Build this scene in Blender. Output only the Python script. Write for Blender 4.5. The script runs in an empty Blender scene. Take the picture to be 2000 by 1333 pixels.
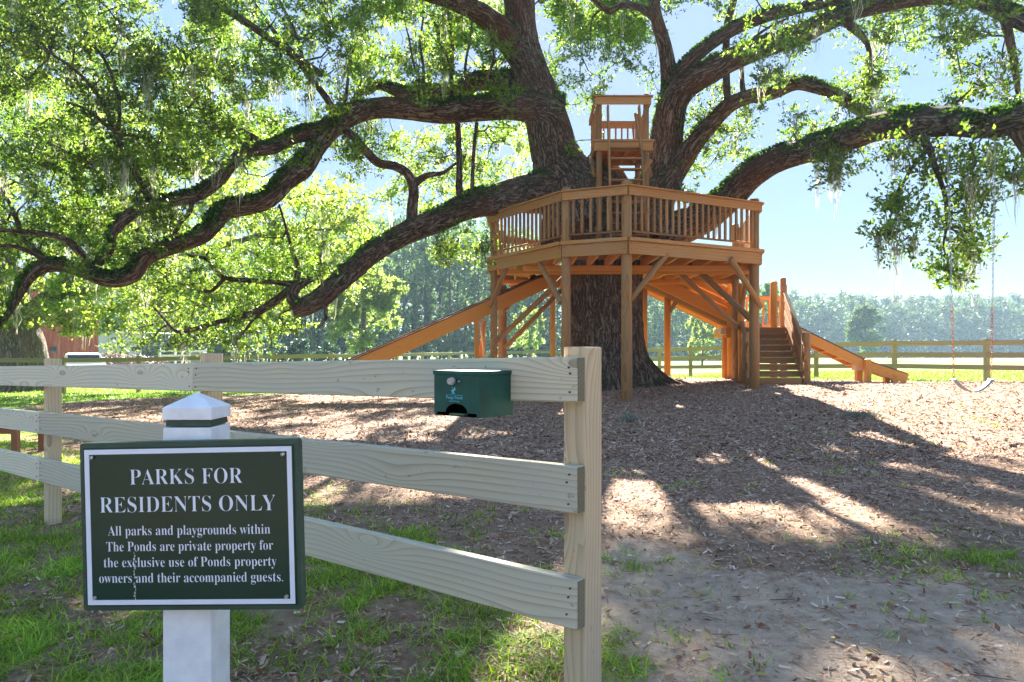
import bpy, bmesh, math, random
import numpy as np
from mathutils import Vector, Matrix, Quaternion

random.seed(7)
rng = np.random.default_rng(11)
scene = bpy.context.scene
C = scene.collection
R = math.radians

# ------------------------------------------------------------------ camera, world, sun, exposure
EYE = 1.31
F = 1400.0            # focal length in units of a 2000 wide frame
cam_d = bpy.data.cameras.new('camera')
cam = bpy.data.objects.new('camera', cam_d)
C.objects.link(cam)
cam.location = (0, 0, EYE)
cam.rotation_euler = (R(90), 0, 0)
cam_d.sensor_width = 36
cam_d.lens = 36 * F / 2000
cam_d.shift_y = 23.5 / 2000
cam_d.clip_start = 0.05
cam_d.clip_end = 3000
scene.camera = cam

SUN_EL, SUN_AZ = 31.0, 3.0      # azimuth clockwise from +Y
world = bpy.data.worlds.new('World')
scene.world = world
world.use_nodes = True
wn = world.node_tree
sky = wn.nodes.new('ShaderNodeTexSky')
sky.sky_type = 'NISHITA'
sky.sun_disc = False
sky.sun_elevation = R(SUN_EL)
sky.sun_rotation = R(SUN_AZ)
sky.altitude = 0
sky.air_density = 1.0
sky.dust_density = 0.1
sky.ozone_density = 3.0
bg = wn.nodes['Background']
# the photograph is tone compressed: the whole sky keeps its hue while its range is squeezed, L / (1 + k L)
SKY_K = 2.0
lum = wn.nodes.new('ShaderNodeRGBToBW')
mul_ = wn.nodes.new('ShaderNodeMath'); mul_.operation = 'MULTIPLY_ADD'; mul_.inputs[1].default_value = SKY_K; mul_.inputs[2].default_value = 1.0
inv_ = wn.nodes.new('ShaderNodeMath'); inv_.operation = 'DIVIDE'; inv_.inputs[0].default_value = 1.0
vm_ = wn.nodes.new('ShaderNodeVectorMath'); vm_.operation = 'SCALE'
hs_ = wn.nodes.new('ShaderNodeHueSaturation'); hs_.inputs['Saturation'].default_value = .92
hs_.inputs['Hue'].default_value = .502
wn.links.new(sky.outputs[0], hs_.inputs['Color'])
wn.links.new(hs_.outputs[0], lum.inputs[0]); wn.links.new(lum.outputs[0], mul_.inputs[0]); wn.links.new(mul_.outputs[0], inv_.inputs[1])
wn.links.new(hs_.outputs[0], vm_.inputs[0]); wn.links.new(inv_.outputs[0], vm_.inputs['Scale'])
tint = wn.nodes.new('ShaderNodeVectorMath'); tint.operation = 'MULTIPLY'; tint.inputs[1].default_value = (1.0, 1.0, 1.02)
wn.links.new(vm_.outputs[0], tint.inputs[0]); wn.links.new(tint.outputs[0], bg.inputs[0])
bg.inputs[1].default_value = 0.13

sd = bpy.data.lights.new('sun', 'SUN')
sd.energy = 3.6
sd.angle = R(0.55)
sd.color = (1.0, 0.93, 0.8)
so = bpy.data.objects.new('sun', sd)
C.objects.link(so)
el, az = R(SUN_EL), R(SUN_AZ)
sdir = Vector((math.sin(az) * math.cos(el), math.cos(az) * math.cos(el), math.sin(el)))
so.rotation_euler = sdir.to_track_quat('Z', 'Y').to_euler()
so.location = (3, 30, 30)

scene.view_settings.view_transform = 'Standard'
scene.view_settings.look = 'None'
scene.view_settings.gamma = 1
scene.view_settings.exposure = 3.62
scene.view_settings.use_curve_mapping = False
scene.render.engine = 'CYCLES'
cy = scene.cycles
cy.max_bounces = 8
cy.diffuse_bounces = 4
cy.glossy_bounces = 2
cy.transmission_bounces = 5
cy.transparent_max_bounces = 4
cy.volume_bounces = 0
cy.sample_clamp_indirect = 6
cy.use_denoising = True

# ------------------------------------------------------------------ helpers
def P(px, py, d):
    return Vector(((px - 1000) / F * d, d, EYE + (690 - py) / F * d))

def tag(o, label=None, cat=None, group=None, kind=None):
    if label: o['label'] = label
    if cat: o['category'] = cat
    if group: o['group'] = group
    if kind: o['kind'] = kind
    return o

def thing(name, loc, label, cat, group=None, rotz=0):
    o = bpy.data.objects.new(name, None)
    C.objects.link(o)
    o.location = loc
    o.rotation_euler = (0, 0, rotz)
    o.empty_display_size = 0.2
    return tag(o, label, cat, group)

def link(name, me, parent=None, mat=None):
    o = bpy.data.objects.new(name, me)
    C.objects.link(o)
    if mat is not None and not me.materials:
        me.materials.append(mat)
    if parent is not None:
        o.parent = parent
    return o

def place(o, parent, M):
    """world matrix M, parent has location (and maybe rotz)"""
    if parent is not None:
        o.parent = parent
        pm = Matrix.Translation(parent.location) @ parent.rotation_euler.to_matrix().to_4x4()
        if parent.parent is not None:
            g = parent.parent
            pm = Matrix.Translation(g.location) @ g.rotation_euler.to_matrix().to_4x4() @ pm
        o.matrix_local = pm.inverted() @ M
    else:
        o.matrix_local = M
    return o

def mesh_np(name, V, Fc, mats=None, smooth=False, mat_idx=None):
    V = np.asarray(V, dtype=np.float32); Fc = np.asarray(Fc, dtype=np.int32)
    me = bpy.data.meshes.new(name)
    n, k = Fc.shape
    me.vertices.add(len(V)); me.vertices.foreach_set('co', V.ravel())
    me.loops.add(n * k); me.loops.foreach_set('vertex_index', Fc.ravel())
    me.polygons.add(n)
    me.polygons.foreach_set('loop_start', np.arange(0, n * k, k, dtype=np.int32))
    me.polygons.foreach_set('loop_total', np.full(n, k, dtype=np.int32))
    if smooth: me.polygons.foreach_set('use_smooth', np.ones(n, dtype=bool))
    if mat_idx is not None: me.polygons.foreach_set('material_index', np.asarray(mat_idx, dtype=np.int32))
    for m in (mats or []): me.materials.append(m)
    me.update(calc_edges=True)
    me.validate()
    return me

_box = {}
def box_mesh(l, w, h, mat, bev=0.006):
    key = (round(l, 3), round(w, 3), round(h, 3), mat.name, bev)
    if key in _box: return _box[key]
    bm = bmesh.new()
    bmesh.ops.create_cube(bm, size=1)
    bmesh.ops.scale(bm, vec=(l, w, h), verts=bm.verts)
    if bev > 0:
        bmesh.ops.bevel(bm, geom=bm.edges[:], offset=min(bev, min(l, w, h) * .3), segments=1, affect='EDGES')
    me = bpy.data.meshes.new('beam'); bm.to_mesh(me); bm.free()
    me.materials.append(mat)
    _box[key] = me
    return me

def frame_matrix(p0, p1, up=Vector((0, 0, 1))):
    x = (p1 - p0).normalized()
    if abs(x.dot(up)) > 0.98: up = Vector((0, 1, 0))
    y = up.cross(x).normalized(); z = x.cross(y)
    M = Matrix((x, y, z)).transposed().to_4x4()
    M.translation = (p0 + p1) / 2
    return M

def beam(name, p0, p1, w, h, mat, parent=None, up=Vector((0, 0, 1)), bev=0.006):
    """box from p0 to p1, w across (local y), h along up (local z)"""
    p0, p1 = Vector(p0), Vector(p1)
    o = link(name, box_mesh((p1 - p0).length, w, h, mat, bev))
    return place(o, parent, frame_matrix(p0, p1, up))

def boxat(name, c, l, w, h, mat, parent=None, rotz=0, bev=0.006):
    o = link(name, box_mesh(l, w, h, mat, bev))
    return place(o, parent, Matrix.Translation(Vector(c)) @ Matrix.Rotation(rotz, 4, 'Z'))

_log = {}
def log_mesh(l, r0, r1, mat, seg=14, domed=False):
    key = (round(l, 2), round(r0, 3), round(r1, 3), mat.name, seg, domed)
    if key in _log: return _log[key]
    rings = [(-l/2, r0*.9), (-l/2+.008, r0), (0, (r0+r1)/2), (l/2-.012, r1), (l/2, r1*.88)]
    if domed: rings[-2:] = [(l/2-.03, r1), (l/2-.01, r1*.85), (l/2, r1*.5)]
    V, Fc = [], []
    for x, r in rings:
        for k in range(seg):
            a = 2*math.pi*k/seg
            rr = r*(1+.025*math.sin(3*a+x*2))
            V.append((x, rr*math.cos(a), rr*math.sin(a)))
    for i in range(len(rings)-1):
        for k in range(seg):
            a, b = i*seg+k, i*seg+(k+1) % seg
            Fc.append((a, b, b+seg, a+seg))
    me = bpy.data.meshes.new('log')
    me.from_pydata(V, [], Fc + [tuple(range(seg))[::-1], tuple(range((len(rings)-1)*seg, len(rings)*seg))])
    for p in me.polygons: p.use_smooth = len(p.vertices) == 4
    me.materials.append(mat); me.update()
    _log[key] = me
    return me

def log(name, p0, p1, r0, r1, mat, parent=None, seg=14, domed=False):
    p0, p1 = Vector(p0), Vector(p1)
    o = link(name, log_mesh((p1-p0).length, r0, r1, mat, seg, domed))
    return place(o, parent, frame_matrix(p0, p1))

def bm_obj(name, bm, mat, parent=None, M=None, smooth=False):
    me = bpy.data.meshes.new(name); bm.to_mesh(me); bm.free()
    if smooth:
        for p in me.polygons: p.use_smooth = True
    me.materials.append(mat)
    o = link(name, me)
    return place(o, parent, M or Matrix.Identity(4))

# vectorised value noise
def _h(ix, iy, iz, s=0):
    n = (ix*374761393 + iy*668265263 + iz*2147483647 % 1000003*7919 + s*1274126177) & 0x7fffffff
    n = ((n ^ (n >> 13)) * 1274126177) & 0x7fffffff
    n = n ^ (n >> 16)
    return (n & 0xffff) / 65535.0
def vnoise(x, y, z=0.0, s=0):
    x = np.asarray(x, float); y = np.asarray(y, float) + 0*x; z = np.asarray(z, float) + 0*x
    ix, iy, iz = np.floor(x).astype(np.int64), np.floor(y).astype(np.int64), np.floor(z).astype(np.int64)
    fx, fy, fz = x-ix, y-iy, z-iz
    fx, fy, fz = fx*fx*(3-2*fx), fy*fy*(3-2*fy), fz*fz*(3-2*fz)
    def L(a, b, t): return a+(b-a)*t
    r = 0
    c = [[[ _h(ix+i, iy+j, iz+k, s) for k in (0, 1)] for j in (0, 1)] for i in (0, 1)]
    return L(L(L(c[0][0][0], c[1][0][0], fx), L(c[0][1][0], c[1][1][0], fx), fy),
             L(L(c[0][0][1], c[1][0][1], fx), L(c[0][1][1], c[1][1][1], fx), fy), fz)
def fbm(x, y, z=0.0, s=0, o=3):
    r, a, t = 0, 1, 0
    for i in range(o):
        r = r + a*vnoise(np.asarray(x)*2**i, np.asarray(y)*2**i, np.asarray(z)*2**i, s+i); t += a; a *= .5
    return r/t
def sstep(a, b, x):
    t = np.clip((np.asarray(x, float)-a)/(b-a), 0, 1)
    return t*t*(3-2*t)

# ------------------------------------------------------------------ materials
class NT:
    def __init__(s, name):
        s.m = bpy.data.materials.new(name); s.m.use_nodes = True
        s.n = s.m.node_tree.nodes; s.l = s.m.node_tree.links
        s.b = s.n['Principled BSDF']; s.out = s.n['Material Output']
    def node(s, t, **kw):
        nd = s.n.new('ShaderNode' + t)
        for k, v in kw.items():
            if k.startswith('i_'):
                key = k[2:]
                nd.inputs[int(key) if key.isdigit() else key.replace('_', ' ')].default_value = v
            else: setattr(nd, k, v)
        return nd
    def link(s, a, b): s.l.new(a, b)
    def ramp(s, fac, stops, interp='LINEAR'):
        r = s.n.new('ShaderNodeValToRGB'); r.color_ramp.interpolation = interp
        e = r.color_ramp.elements
        e[0].position = stops[0][0]; e[0].color = (*stops[0][1], 1)
        e[1].position = stops[-1][0]; e[1].color = (*stops[-1][1], 1)
        for p, c in stops[1:-1]:
            x = e.new(p); x.color = (*c, 1)
        s.link(fac, r.inputs[0]); return r.outputs[0]
    def math(s, op, a, b=0.0, c=None):
        m = s.n.new('ShaderNodeMath'); m.operation = op
        for i, v in enumerate((a, b) if c is None else (a, b, c)):
            if isinstance(v, (int, float)): m.inputs[i].default_value = v
            else: s.link(v, m.inputs[i])
        return m.outputs[0]
    def mix(s, fac, a, b, mode='MIX'):
        m = s.n.new('ShaderNodeMix'); m.data_type = 'RGBA'; m.blend_type = mode
        for i, v in ((0, fac), (6, a), (7, b)):
            if isinstance(v, (int, float)): m.inputs[i].default_value = v
            elif isinstance(v, tuple): m.inputs[i].default_value = (*v, 1)
            else: s.link(v, m.inputs[i])
        return m.outputs[2]
    def mapping(s, vec, scale=(1, 1, 1), loc=(0, 0, 0)):
        m = s.n.new('ShaderNodeMapping'); m.inputs['Scale'].default_value = scale; m.inputs['Location'].default_value = loc
        s.link(vec, m.inputs[0]); return m.outputs[0]
    def noise(s, vec, scale, detail=3, rough=.55, dist=0):
        n = s.node('TexNoise', i_Scale=scale, i_Detail=detail, i_Roughness=rough, i_Distortion=dist)
        if vec is not None: s.link(vec, n.inputs['Vector'])
        return n.outputs['Fac']
    def bump(s, h, strength=.4, dist=.01):
        b = s.node('Bump', i_Strength=strength, i_Distance=dist); s.link(h, b.inputs['Height'])
        s.link(b.outputs[0], s.b.inputs['Normal']); return b
    def obj_vec(s, randoff=True):
        tc = s.node('TexCoord').outputs['Object']
        if not randoff: return tc
        oi = s.node('ObjectInfo').outputs['Random']
        v = s.node('VectorMath', operation='MULTIPLY_ADD')
        cx = s.node('CombineXYZ'); 
        for i in range(3): s.link(oi, cx.inputs[i])
        s.link(cx.outputs[0], v.inputs[0]); v.inputs[1].default_value = (37, 11, 23); s.link(tc, v.inputs[2])
        return v.outputs[0]

def wood_mat(name, early, late, weather, ring_scale=26, knot=1.0, rough=.75, wamt=.5, contrast=1.0, nodark=False):
    t = NT(name)
    v = t.obj_vec()
    vs = t.mapping(v, (.45, 2.2, 2.2))
    n1 = t.noise(vs, 1.0, 2, .5)
    # knots: sparse voronoi points in stretched space
    vk = t.mapping(v, (1.5, 5, 5))
    vor = t.node('TexVoronoi', i_Scale=1.0); vor.feature = 'F1'; t.link(vk, vor.inputs['Vector'])
    kd = vor.outputs['Distance']
    kn = t.math('POWER', t.math('SUBTRACT', 1.0, t.math('MINIMUM', kd, 1.0)), 5.0)
    sep = t.node('SeparateXYZ'); t.link(v, sep.inputs[0])
    yz = t.math('ADD', t.math('MULTIPLY', sep.outputs[1], .55), sep.outputs[2])
    ringc = t.math('ADD', t.math('MULTIPLY', yz, ring_scale), t.math('MULTIPLY', n1, 6.0))
    ringc = t.math('ADD', ringc, t.math('MULTIPLY', kn, 5.0*knot))
    fr = t.math('FRACT', ringc)
    ring = t.math('POWER', fr, 3.0)
    fine = t.noise(t.mapping(v, (3, 160, 160)), 1.0, 2, .6)
    col = t.mix(t.math('MULTIPLY', ring, .75*contrast), early, late)
    knot_m = t.math('GREATER_THAN', kn, .62)
    kcol = tuple(c*.45 for c in late)
    col = t.mix(t.math('MULTIPLY', knot_m, .7*min(knot, 1)), col, kcol)
    col = t.mix(t.math('MULTIPLY', fine, .35), col, tuple(c*.6 for c in early), 'MIX')
    big = t.noise(t.mapping(v, (.9, 3, 3)), 1.6, 4, .65)
    wf = t.math('MULTIPLY', t.ramp(big, [(.35, (0, 0, 0)), (.65, (1, 1, 1))]), wamt)
    col = t.mix(wf, col, weather)
    if not nodark:
        spots = t.noise(t.mapping(v, (8, 14, 14), (3, 1, 2)), 1.5, 3, .7)
        col = t.mix(t.math('MULTIPLY', t.ramp(spots, [(.66, (0, 0, 0)), (.72, (1, 1, 1))]), .55), col, tuple(c*.28 for c in weather))
    rnd = t.node('ObjectInfo').outputs['Random']
    hs = t.node('HueSaturation'); t.link(col, hs.inputs['Color'])
    t.link(t.math('ADD', t.math('MULTIPLY', rnd, .34), .83), hs.inputs['Value'])
    t.link(hs.outputs[0], t.b.inputs['Base Color'])
    t.b.inputs['Roughness'].default_value = rough
    t.b.inputs['Specular IOR Level'].default_value = .3
    hh = t.math('ADD', t.math('MULTIPLY', fine, .6), t.math('MULTIPLY', ring, -.35))
    t.bump(hh, .35, .003)
    return t.m

M = {}
M['fence_wood'] = wood_mat('fence_wood', (.72, .63, .46), (.38, .28, .16), (.52, .51, .42), 40, 1.3, .85, .6, 1.15)
M['post_wood'] = wood_mat('post_wood', (.66, .51, .30), (.36, .22, .12), (.44, .35, .27), 42, .9, .85, .6, 1.1)
M['old_wood'] = wood_mat('old_wood', (.34, .28, .13), (.2, .15, .07), (.24, .22, .13), 14, .5, .85, .5)
M['stain'] = wood_mat('stained_wood', (.45, .215, .060), (.21, .085, .022), (.34, .20, .095), 20, .9, .6, .6, 1.15)
M['stain_log'] = wood_mat('stained_log', (.36, .175, .055), (.14, .062, .02), (.24, .155, .09), 16, .9, .65, .65, 1.15)
M['stain_bounce_lit'] = wood_mat('stained_bounce_lit', (.70, .28, .035), (.46, .15, .014), (.56, .23, .04), 20, .7, .5, .35, .8)  # same stain made brighter orange: bounced light painted into undersides and lit timbers
M['end_lit_wood'] = wood_mat('cut_end_lit_wood', (.62, .48, .36), (.45, .33, .24), (.5, .42, .36), 40, .2, .8, .3)  # pale wood; on the slide braces the paleness is painted sunlight

M['end_grain'] = wood_mat('end_grain', (.24, .20, .13), (.11, .085, .05), (.15, .16, .09), 60, .2, .9, .6)
def simple(name, col, rough=.6, metal=0, noise_amt=.15, nscale=30, spec=.5, bump=0, bscale=80):
    t = NT(name)
    v = t.obj_vec()
    n = t.noise(v, nscale, 4, .6)
    c = t.mix(t.ramp(n, [(.3, (0, 0, 0)), (.7, (1, 1, 1))]), tuple(x*(1-noise_amt) for x in col), tuple(min(1, x*(1+noise_amt)) for x in col))
    t.link(c, t.b.inputs['Base Color'])
    t.b.inputs['Roughness'].default_value = rough
    t.b.inputs['Metallic'].default_value = metal
    t.b.inputs['Specular IOR Level'].default_value = spec
    if bump: t.bump(t.noise(v, bscale, 3, .6), bump, .004)
    return t.m

M['white_paint'] = simple('white_painted_post', (.76, .76, .78), .55, 0, .10, 16, .4, .25, 60)
M['green_paint'] = simple('dark_green_paint', (.018, .055, .035), .45, 0, .25, 18, .5, .15, 90)
M['green_gloss'] = simple('sign_green_face', (.010, .040, .027), .24, 0, .12, 5, .3)
M['sign_white'] = simple('sign_white', (.70, .74, .84), .4, 0, .03, 10)
M['steel'] = simple('steel', (.45, .46, .48), .35, .9, .2, 40)
M['chain_red'] = simple('chain_coat', (.55, .12, .04), .5, 0, .2, 40)
M['box_green'] = simple('box_green_metal', (.012, .070, .050), .55, .0, .25, 9, .3, .08, 40)
M['box_shade'] = simple('box_inside_shade', (.0012, .0014, .0016), 1.0, spec=0)  # near black, paints the shade inside the box into the colour
M['box_print'] = simple('box_blue_print', (.10, .50, .62), .5, 0, .05)
M['rubber'] = simple('swing_rubber', (.30, .31, .34), .6)
M['black'] = simple('black_trim', (.02, .02, .022), .5)
M['slide_bed'] = simple('slide_dark_edge', (.05, .035, .03), .45)
M['car_white'] = simple('white_car_paint', (.8, .82, .82), .3, 0, .02)
M['glass'] = simple('dark_glass', (.02, .03, .04), .08, 0, .02)
M['grey_box'] = simple('grey_utility_box', (.25, .28, .29), .6)
M['bench_wood'] = wood_mat('bench_wood', (.33, .14, .07), (.2, .08, .04), (.25, .12, .07), 20, .3, .6, .3)
M['knob'] = simple('grey_knob', (.42, .39, .37), .6, .2, .3, 60)
M['white_fence'] = simple('white_vinyl', (.8, .8, .78), .5)
M['scratch'] = simple('sign_scratch', (.35, .42, .38), .6, 0, .6, 60)
M['nail'] = simple('rusty_nail', (.10, .07, .05), .6, .3, .3)

def leaf_mat(name, cols, trans=.45, tcol=None, rough=.45, spec=.3, blotch=None):
    t = NT(name)
    rnd = t.node('NewGeometry').outputs['Random Per Island']
    n = len(cols)
    col = t.ramp(rnd, [(i/(n-1), c) for i, c in enumerate(cols)])
    if blotch:
        nz = t.noise(t.node('NewGeometry').outputs['Position'], blotch, 2, .5)
        hs = t.node('HueSaturation'); t.link(col, hs.inputs['Color'])
        t.link(t.math('ADD', t.math('MULTIPLY', t.ramp(nz, [(.3, (0,)*3), (.7, (1,)*3)]), .6), .68), hs.inputs['Value'])
        t.link(t.math('ADD', t.math('MULTIPLY', nz, .05), .475), hs.inputs['Hue'])
        col = hs.outputs[0]
    t.link(col, t.b.inputs['Base Color'])
    t.b.inputs['Roughness'].default_value = rough
    t.b.inputs['Specular IOR Level'].default_value = spec
    tr = t.node('BsdfTranslucent')
    tc = t.mix(1.0, col, tcol or (1, 1, 1), 'MULTIPLY')
    t.link(tc, tr.inputs[0])
    mx = t.node('MixShader', i_0=trans)
    t.link(t.b.outputs[0], mx.inputs[1]); t.link(tr.outputs[0], mx.inputs[2])
    t.link(mx.outputs[0], t.out.inputs['Surface'])
    return t.m

M['oak_leaf'] = leaf_mat('oak_leaves', [(.032, .078, .020), (.068, .135, .024), (.115, .20, .03), (.16, .245, .04), (.23, .29, .06)], .56, (1.5, 1.5, .85), blotch=.35)
M['oak_leaf2'] = leaf_mat('far_oak_leaves', [(.07, .13, .03), (.13, .21, .04), (.20, .28, .06), (.29, .34, .08)], .6, (1.8, 1.7, .9), blotch=.3)
M['light_leaf'] = leaf_mat('young_tree_leaves', [(.12, .19, .05), (.19, .26, .07), (.26, .31, .10)], .6, (1.6, 1.6, 1.0), blotch=.5)
M['far_leaf'] = leaf_mat('forest_leaves', [(.04, .095, .035), (.07, .145, .045), (.11, .19, .06), (.18, .25, .09)], .45, (1.3, 1.3, .9), .6, blotch=.12)
M['pine_leaf'] = leaf_mat('pine_needles', [(.035, .07, .032), (.06, .105, .042), (.11, .15, .065)], .4, (1.2, 1.2, .9), .6, blotch=.08)
M['bush_leaf'] = leaf_mat('bush_leaves', [(.02, .06, .03), (.04, .10, .04), (.06, .14, .05)], .35, blotch=.4)
M['fern'] = leaf_mat('resurrection_fern', [(.018, .05, .010), (.035, .09, .014), (.07, .15, .02), (.12, .2, .03)], .35, (1.4, 1.4, .7), .6, blotch=1.2)
M['moss'] = leaf_mat('spanish_moss', [(.30, .31, .26), (.40, .41, .34), (.5, .5, .42)], .5, (1.2, 1.2, 1.1), .9, .1)
M['grass'] = leaf_mat('grass_blades', [(.13, .25, .03), (.22, .38, .035), (.33, .50, .05), (.50, .60, .11)], .5, (1.4, 1.4, .7), .5, .3, blotch=1.5)
M['chips'] = leaf_mat('wood_chips', [(.11, .045, .026), (.22, .10, .06), (.31, .165, .10), (.39, .23, .15), (.46, .30, .205), (.52, .37, .27), (.68, .55, .43)], .0, rough=.85)
M['dead_leaf'] = leaf_mat('fallen_leaves', [(.16, .05, .02), (.28, .12, .05), (.36, .22, .10), (.40, .38, .08)], .2)
M['sticks'] = leaf_mat('brush_sticks', [(.12, .08, .06), (.25, .18, .14), (.4, .31, .26)], .0)

def bark_mat(name, c0, c1, c2, scale=1.0, moss=True):
    t = NT(name)
    at = t.node('Attribute'); at.attribute_name = 'bark_co'
    v = at.outputs['Vector']
    w = t.node('TexNoise', i_Scale=2.2*scale, i_Detail=3); t.link(v, w.inputs['Vector'])
    wv = t.node('VectorMath', operation='MULTIPLY_ADD'); t.link(w.outputs['Color'], wv.inputs[0]); wv.inputs[1].default_value = (.22,)*3; t.link(v, wv.inputs[2])
    ra_ = t.noise(t.mapping(wv.outputs[0], (1, 1, .13)), 17*scale, 5, .6, .6)
    rv_ = t.math('ABSOLUTE', t.math('SUBTRACT', t.math('MULTIPLY', ra_, 2.0), 1.0))
    ridge = t.ramp(rv_, [(.0, (0,)*3), (.12, (.55,)*3), (.35, (1,)*3)])
    n2 = t.noise(t.mapping(v, (1, 1, .5)), 38*scale, 5, .7)
    n3 = t.noise(v, 1.1, 3, .6)
    h = t.math('ADD', t.math('MULTIPLY', ridge, 1.0), t.math('MULTIPLY', n2, .55))
    col = t.ramp(h, [(.25, c0), (.85, c1), (1.35, c2)])
    col = t.mix(t.math('MULTIPLY', t.ramp(n3, [(.45, (0,)*3), (.65, (1,)*3)]), .55), col, (c1[0]*1.25, c1[1]*.95, c1[2]*.8))
    lich = t.ramp(t.noise(v, 7*scale, 4, .7), [(.60, (0,)*3), (.66, (1,)*3)])
    col = t.mix(t.math('MULTIPLY', lich, .35), col, (.24, .24, .20))
    if moss:
        geo = t.node('NewGeometry'); sp = t.node('SeparateXYZ'); t.link(geo.outputs['Normal'], sp.inputs[0])
        mo = t.math('MULTIPLY', t.ramp(sp.outputs[2], [(.25, (0,)*3), (.75, (1,)*3)]), t.ramp(t.noise(v, 2.5, 4, .7), [(.42, (0,)*3), (.55, (1,)*3)]))
        col = t.mix(t.math('MULTIPLY', mo, .85), col, (.045, .075, .015))
    t.link(col, t.b.inputs['Base Color'])
    t.b.inputs['Roughness'].default_value = .9
    t.b.inputs['Specular IOR Level'].default_value = .15
    t.bump(h, 1.0, .045/scale)
    return t.m
M['bark'] = bark_mat('oak_bark', (.035, .022, .015), (.14, .093, .064), (.28, .205, .15))
M['twig'] = bark_mat('twig_bark', (.05, .038, .03), (.12, .09, .07), (.20, .165, .14), 2.2, moss=False)
M['grey_bark'] = bark_mat('grey_bark', (.07, .06, .055), (.2, .175, .15), (.33, .29, .26), 1.0, moss=False)

# ------------------------------------------------------------------ terrain
def ground_z(x, y):
    x = np.asarray(x, float); y = np.asarray(y, float)
    A = np.where(x < 2, -.1 + (np.clip(x, -14, 2)+14)/16*.30, .20 + np.clip((x-2)/12, 0, 1)*.25)
    near = sstep(4.5, 14.5, y)
    far = sstep(34, 60, y)
    z = A*near*(1-far) + .18*far + .04*sstep(3.5, 5.5, y)*(1-near)
    z = z + .32*np.exp(-((x-4)**2/40+(y-20)**2/32))
    z = z + (fbm(x*.8, y*.8, 0, 3)-.5)*.05*(1-far)*sstep(1, 3, y) + (fbm(x*.12, y*.12, 0, 5)-.5)*.08*near*(1-far)
    z = z - .17*sstep(2.0, 0.0, np.hypot(x-1.3, y-3.2)) * 0
    return z
def gz(x, y): return float(ground_z(np.array([x]), np.array([y]))[0])

_by = [-5, 3, 4, 5, 6, 6.6, 9, 12.6, 16.7, 19, 22, 23.5]
_bx = [.3, .42, .5, .4, -.6, -1.9, -3.5, -6.1, -10.4, -11.5, -9.9, -6]
def left_dist(x, y):
    """>0 : metres left of the mulch / dirt boundary (grass side)"""
    return np.interp(y, _by, _bx) - x
def covers(x, y):
    x = np.asarray(x, float); y = np.asarray(y, float)
    n = fbm(x*1.3, y*1.3, 0, 21, 4); n2 = fbm(x*.45, y*.45, 0, 31, 3)
    ld = left_dist(x, y) + (n-.5)*1.8
    farline = 21.3 + (n2-.5)*1.6 + np.clip(x-6, 0, 20)*.03
    gleft = sstep(-.2, 1.1, ld)*(.30+.70*sstep(.4, 2.2, ld))
    grass = np.maximum(gleft, sstep(-.3, .5, y-farline))
    patch = np.exp(-(((x-3.25)/.75)**2+((y-4.35)/.42)**2))*.75
    patch = np.maximum(patch, .4*np.exp(-(((x-.75)/.35)**2+((y-4.3)/.3)**2)))
    patch = np.maximum(patch, .35*np.exp(-(((x-.35)/.3)**2+((y-2.9)/.5)**2)))
    grass = np.maximum(grass, patch)
    grass = grass*np.where(y < 12, .32+.95*sstep(.38, .60, n), 1)
    se = np.hypot((x-1.45)/1.6, (y-3.3)/1.1) + (n-.5)*1.9
    sand = sstep(1.2, .55, se)
    dirt = sstep(7.5, 5.0, y + (n2-.5)*3)*(1-sand)
    return np.clip(grass, 0, 1), np.clip(sand, 0, 1), np.clip(dirt, 0, 1)

def axis(a, b, step, lo, hi, g=1.12):
    core = list(np.arange(a, b+step/2, step))
    s = step; p = b; out = []
    while p < hi: s *= g; p += s; out.append(p)
    s = step; p = a; inn = []
    while p > lo: s *= g; p -= s; inn.append(p)
    return np.array(inn[::-1]+core+out)
xs = axis(-7, 8, .07, -600, 600, 1.10); ys = axis(2.2, 13, .07, -12, 900, 1.08)
gx, gy = np.meshgrid(xs, ys)
g, s_, d_ = covers(gx, gy)
zz = ground_z(gx, gy)
rough = (fbm(gx*7, gy*7, 0, 9)-.5)*.035 + (fbm(gx*18, gy*18, 0, 19, 2)-.5)*.02
nearw = ((gy < 16) & (abs(gx) < 12)).astype(float)
zz = zz + rough*nearw*(1-s_*.8)
V = np.stack([gx, gy, zz], -1).reshape(-1, 3)
nx, ny = len(xs), len(ys)
idx = np.arange(nx*ny).reshape(ny, nx)
Fg = np.stack([idx[:-1, :-1], idx[:-1, 1:], idx[1:, 1:], idx[1:, :-1]], -1).reshape(-1, 4)
tm = NT('ground')
at = tm.node('Attribute'); at.attribute_name = 'cover'
sep = tm.node('SeparateColor'); tm.link(at.outputs['Color'], sep.inputs[0])
pos = tm.node('NewGeometry').outputs['Position']
v1 = tm.node('TexVoronoi', i_Scale=34.0, i_Randomness=1.0); tm.link(tm.mapping(pos, (1, 1, .2)), v1.inputs['Vector'])
sc1 = tm.node('SeparateColor'); tm.link(v1.outputs['Color'], sc1.inputs[0])
chipc = tm.ramp(sc1.outputs[0], [(0, (.10, .052, .035)), (.35, (.22, .13, .09)), (.7, (.34, .23, .165)), (1, (.50, .38, .29))])
mul = tm.mix(tm.math('MULTIPLY', tm.noise(pos, 1.1, 3), .5), chipc, (.29, .19, .13))
sandn = tm.noise(pos, 7, 10, .8)
sandc = tm.ramp(sandn, [(.3, (.23, .165, .115)), (.5, (.41, .31, .225)), (.75, (.56, .45, .35))])
dirtc = tm.ramp(tm.noise(pos, 9, 5, .7), [(.3, (.15, .095, .062)), (.55, (.28, .19, .13)), (.8, (.44, .33, .24))])
grn = tm.ramp(tm.noise(pos, .8, 5, .7), [(.3, (.085, .15, .02)), (.6, (.15, .24, .03)), (.85, (.24, .30, .05))])
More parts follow.
